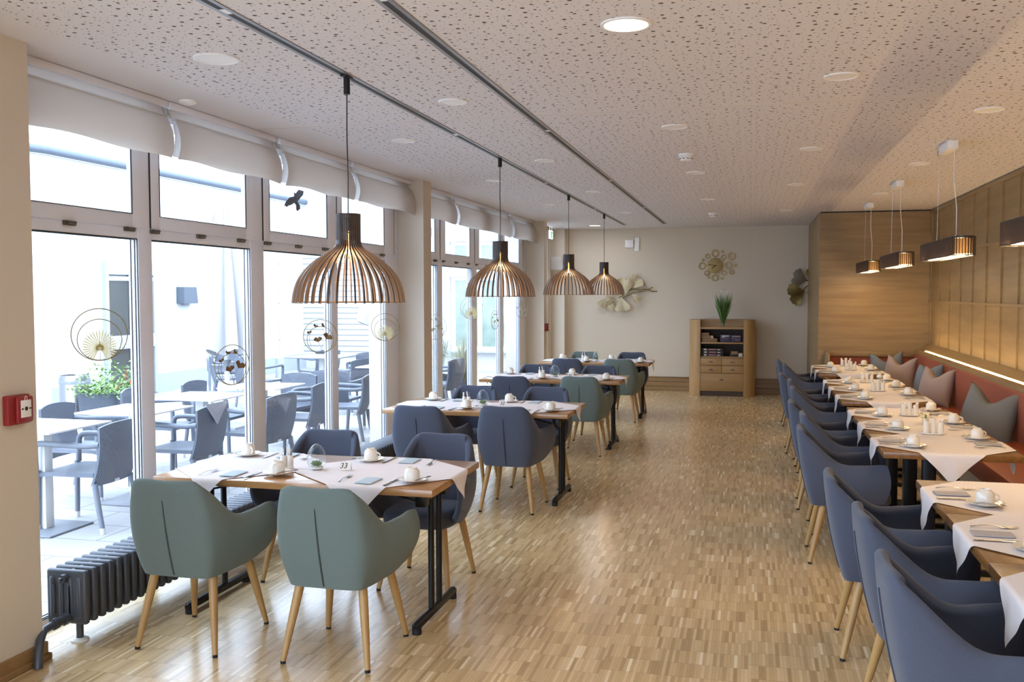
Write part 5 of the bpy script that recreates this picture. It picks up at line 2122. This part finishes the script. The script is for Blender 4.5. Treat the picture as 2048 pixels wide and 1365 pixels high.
oy('wicker armchair half hidden by the second mullion, back to the room', -4.5, 7.98, R_(84))
oy('wicker armchair with its back to the pane, left of the third mullion', -4.63, 9.04, R_(93))
oy('wicker armchair broad side on, facing the photographer in the third pane', -5.15, 9.8, R_(172))
oy('wicker armchair dark and close behind the third mullion', -4.55, 10.05, R_(100))
oy('wicker armchair standing sideways under the closed parasol', -7.75, 13.05, R_(-62))
oy('wicker armchair dark, right behind the parasol folds', -8.6, 14.3, R_(200))
oy('wicker armchair seen from behind in the third pane by the far dark table', -7.1, 12.75, R_(-8))
oy('wicker armchair at the right end of the far dark table', -5.62, 12.6, R_(70))
oy('wicker armchair by the slatted cladding, farthest back', -7.05, 14.6, R_(60))
oy('wicker armchair seen from behind, right of the third mullion', -4.95, 10.85, R_(0))
oy('wicker armchair far back behind the white table in the fourth pane', -5.75, 13.6, R_(190))
oy('wicker armchair behind the near pier in the rear window bay', -4.35, 12.9, R_(80))

def terrace_table(label, x, y, s=0.66, top='outdoor_top', rz=0.0):
    t = thing('terrace_table', label, 'outdoor table', (x, y, ZG), rz, 'terrace tables')
    MB().box((0, 0, 0.755), (s, s, 0.014), 0.003).build('slab_top', top, t)
    b = MB()
    b.box((0, 0, 0.375), (0.085, 0.085, 0.73), 0.004)
    b.build('column', 'outdoor_top', t)
    MB().box((0, 0, 0.008), (0.46, 0.46, 0.012), 0.003).build('base_plate', 'outdoor_grey', t)
    return t
terrace_table('thin white terrace table nearest the near wall', -4.98, 5.80)
terrace_table('thin white terrace table in front of the flower trough', -4.93, 6.80)
terrace_table('thin white terrace table in the second pane', -4.98, 7.85)
terrace_table('thin white terrace table behind the second mullion', -4.92, 8.87)
terrace_table('thin white terrace table right of the third mullion', -4.62, 11.75, 0.72)
terrace_table('dark terrace table far back before the slatted cladding', -6.35, 13.3, 0.85, 'outdoor_grey')
# cloth folded over one chair back
b = MB()
def tri(u, v):
    y = -0.17 + 0.34 * u
    hgt = 0.17 * (1 - abs(u - 0.5) * 2)
    return Vector((-0.012 * (1 - v) + 0.004, y, 0.805 - v * (hgt + 0.012)))
b.shell(tri, 16, 6, 0.004)
tag(b.build('cloth_napkin', 'card_grey', None, loc=(-4.318, 7.03, ZG + 0.0), rotz=R_(2)), 'grey cloth hung in a point over a wicker chair back', 'napkin')

# closed parasols
def parasol(label, x, y, top, bottom, rmax, pole_top):
    t = thing('parasol', label, 'parasol', (x, y, ZG), 0, 'closed white parasols')
    b = MB()
    b.tube([(0, 0, 0.0), (0, 0, pole_top)], 0.032, 14)
    b.build('pole', 'white_frame', t)
    b = MB()
    def fn(u, v):
        a = 2 * PI * u
        fold = 0.5 + 0.5 * math.cos(a * 8)
        r = (0.035 + (rmax - 0.035) * v ** 0.8) * (0.36 + 0.64 * fold ** 0.7)
        z = top - (top - bottom) * v - (0.10 * (1 - fold) * max(0, v - 0.8) / 0.2)
        return Vector((r * math.cos(a), r * math.sin(a), z))
    b.grid(fn, 96, 20, closed_u=True)
    b.build('folded_canopy', 'parasol_white', t, angle=180)
    b = MB()
    b.cone((0, 0, bottom - 0.30), (0, 0, bottom - 0.16), 0.045, 0.05, 14)
    b.box((0.06, 0, bottom - 0.22), (0.08, 0.03, 0.05), 0.006)
    b.build('crank', 'outdoor_grey', t)
    MB().box((0, 0, 0.03), (0.5, 0.5, 0.06), 0.01).build('base', 'outdoor_grey', t)
    return t
parasol('large closed white parasol hanging in the second pane', -6.42, 10.7, 2.95, 1.04, 0.44, 3.0)
parasol('closed white parasol farther back in the fourth pane', -5.85, 14.4, 3.1, 1.28, 0.40, 3.15)

# flower trough, ash bin and grass pots
t = thing('flower_trough', 'dark grey trough with green foliage and orange flowers on the terrace', 'planter', (-7.25, 9.50, ZG), R_(18))
b = MB()
def trough(u, v):
    a = 2 * PI * u
    cx, sy = math.cos(a), math.sin(a)
    px = math.copysign(abs(cx) ** 0.25, cx)
    py = math.copysign(abs(sy) ** 0.25, sy)
    k = 0.80 + 0.20 * min(v * 1.1, 1)
    inn = 1.0 if v < 0.93 else 0.93
    return Vector((0.235 * px * k * inn, 0.38 * py * k * inn, 0.60 * min(v / 0.93, 1) if v < 0.97 else 0.52))
b.grid(trough, 48, 24, closed_u=True)
b.build('trough', 'planter_grey', t, angle=40)
rn = random.Random(4)
b = MB()
for k in range(900):
    x, y = rn.uniform(-0.27, 0.27), rn.uniform(-0.50, 0.50)
    zz = 0.56 + rn.random() ** 1.2 * (0.24 + 0.12 * math.sin(y * 7 + 1))
    a, e = rn.random() * 2 * PI, rn.uniform(-0.4, 1.0)
    d = Vector((math.cos(a) * math.cos(e), math.sin(a) * math.cos(e), math.sin(e))) * rn.uniform(0.035, 0.075)
    s = d.cross(Vector((0, 0, 1)))
    s = s.normalized() * 0.016 if s.length > 1e-6 else Vector((0.016, 0, 0))
    p = Vector((x, y, zz))
    b.poly([p, p + d * 0.5 - s, p + d, p + d * 0.5 + s])
b.build('foliage', 'leaf_green', t, smooth=False)
for k in range(9):
    x, y = rn.uniform(0.10, 0.29), rn.uniform(-0.44, 0.44)
    p = Vector((x, y, rn.uniform(0.62, 0.80)))
    b = MB()
    for q in range(8):
        a = 2 * PI * q / 8
        d = Vector((0.25, math.cos(a), math.sin(a))) * 0.026
        s = Vector((0, -math.sin(a), math.cos(a))) * 0.012
        b.poly([p, p + d * 0.6 - s, p + d, p + d * 0.6 + s])
    b.lathe([(0, 0.010), (0.010, 0.0), (0, -0.010)], p, 8)
    b.build('bloom', 'orange_bloom' if k < 5 else 'red_bloom', t, smooth=False)
t = thing('ash_bin', 'shiny steel cylinder bin beside the flower trough', 'bin', (-8.55, 10.55, ZG))
b = MB()
b.lathe([(0, 0), (0.19, 0), (0.19, 0.62), (0.175, 0.66), (0.165, 0.66), (0.16, 0.60), (0, 0.60)], n=32)
b.build('drum', 'steel', t, angle=50)
b = MB()
b.lathe([(0.192, 0.55), (0.194, 0.56), (0.194, 0.585), (0.192, 0.595)], n=32)
b.build('band', 'outdoor_grey', t)
def grass_pot(label, x, y, h, seed):
    t = thing('ornamental_grass', label, 'plant', (x, y, ZG), 0, 'potted ornamental grasses on the terrace')
    b = MB()
    b.lathe([(0, 0), (0.155, 0), (0.215, 0.40), (0.20, 0.40), (0.18, 0.34), (0, 0.34)], n=28)
    b.build('pot', 'planter_grey', t, angle=50)
    rn = random.Random(seed)
    b = MB()
    for k in range(260):
        a = rn.random() * 2 * PI
        lean = rn.random() ** 1.3 * 0.60
        L = h * rn.uniform(0.65, 1.0)
        p0 = Vector((math.cos(a) * 0.08 * rn.random(), math.sin(a) * 0.08 * rn.random(), 0.34))
        p1 = p0 + Vector((math.cos(a) * lean * 0.35, math.sin(a) * lean * 0.35, L * 0.62))
        p2 = p0 + Vector((math.cos(a) * lean, math.sin(a) * lean, L * (1 - 0.55 * lean)))
        s = Vector((-math.sin(a), math.cos(a), 0)) * 0.006
        b.poly([p0 - s, p1 - s * 0.8, p2, p1 + s * 0.8, p0 + s])
    b.build('blades', 'grass_dry', t, smooth=False)
grass_pot('feathery ornamental grass in a grey pot, left one in the rear bay', -4.95, 14.55, 1.05, 1)
grass_pot('feathery ornamental grass in a grey pot, right one in the rear bay', -4.25, 13.75, 0.80, 2)
# rain chain with weights on the far corner
b = MB()
b.tube([(0, 0, 0.4), (0, 0, 3.6)], 0.008, 6)
for z in (0.75, 1.5, 2.3):
    b.lathe([(0, 0.03), (0.028, 0), (0, -0.03)], (0, 0, z), 10)
b.lathe([(0, 0.45), (0.09, 0.40), (0.09, 0.0), (0, 0.0)], (0, 0, ZG), 14)
tag(b.build('rain_chain', 'render_grey', None, loc=(-9.35, 17.6, 0)), 'thin weighted chain running down before the slatted cladding', 'rain chain')
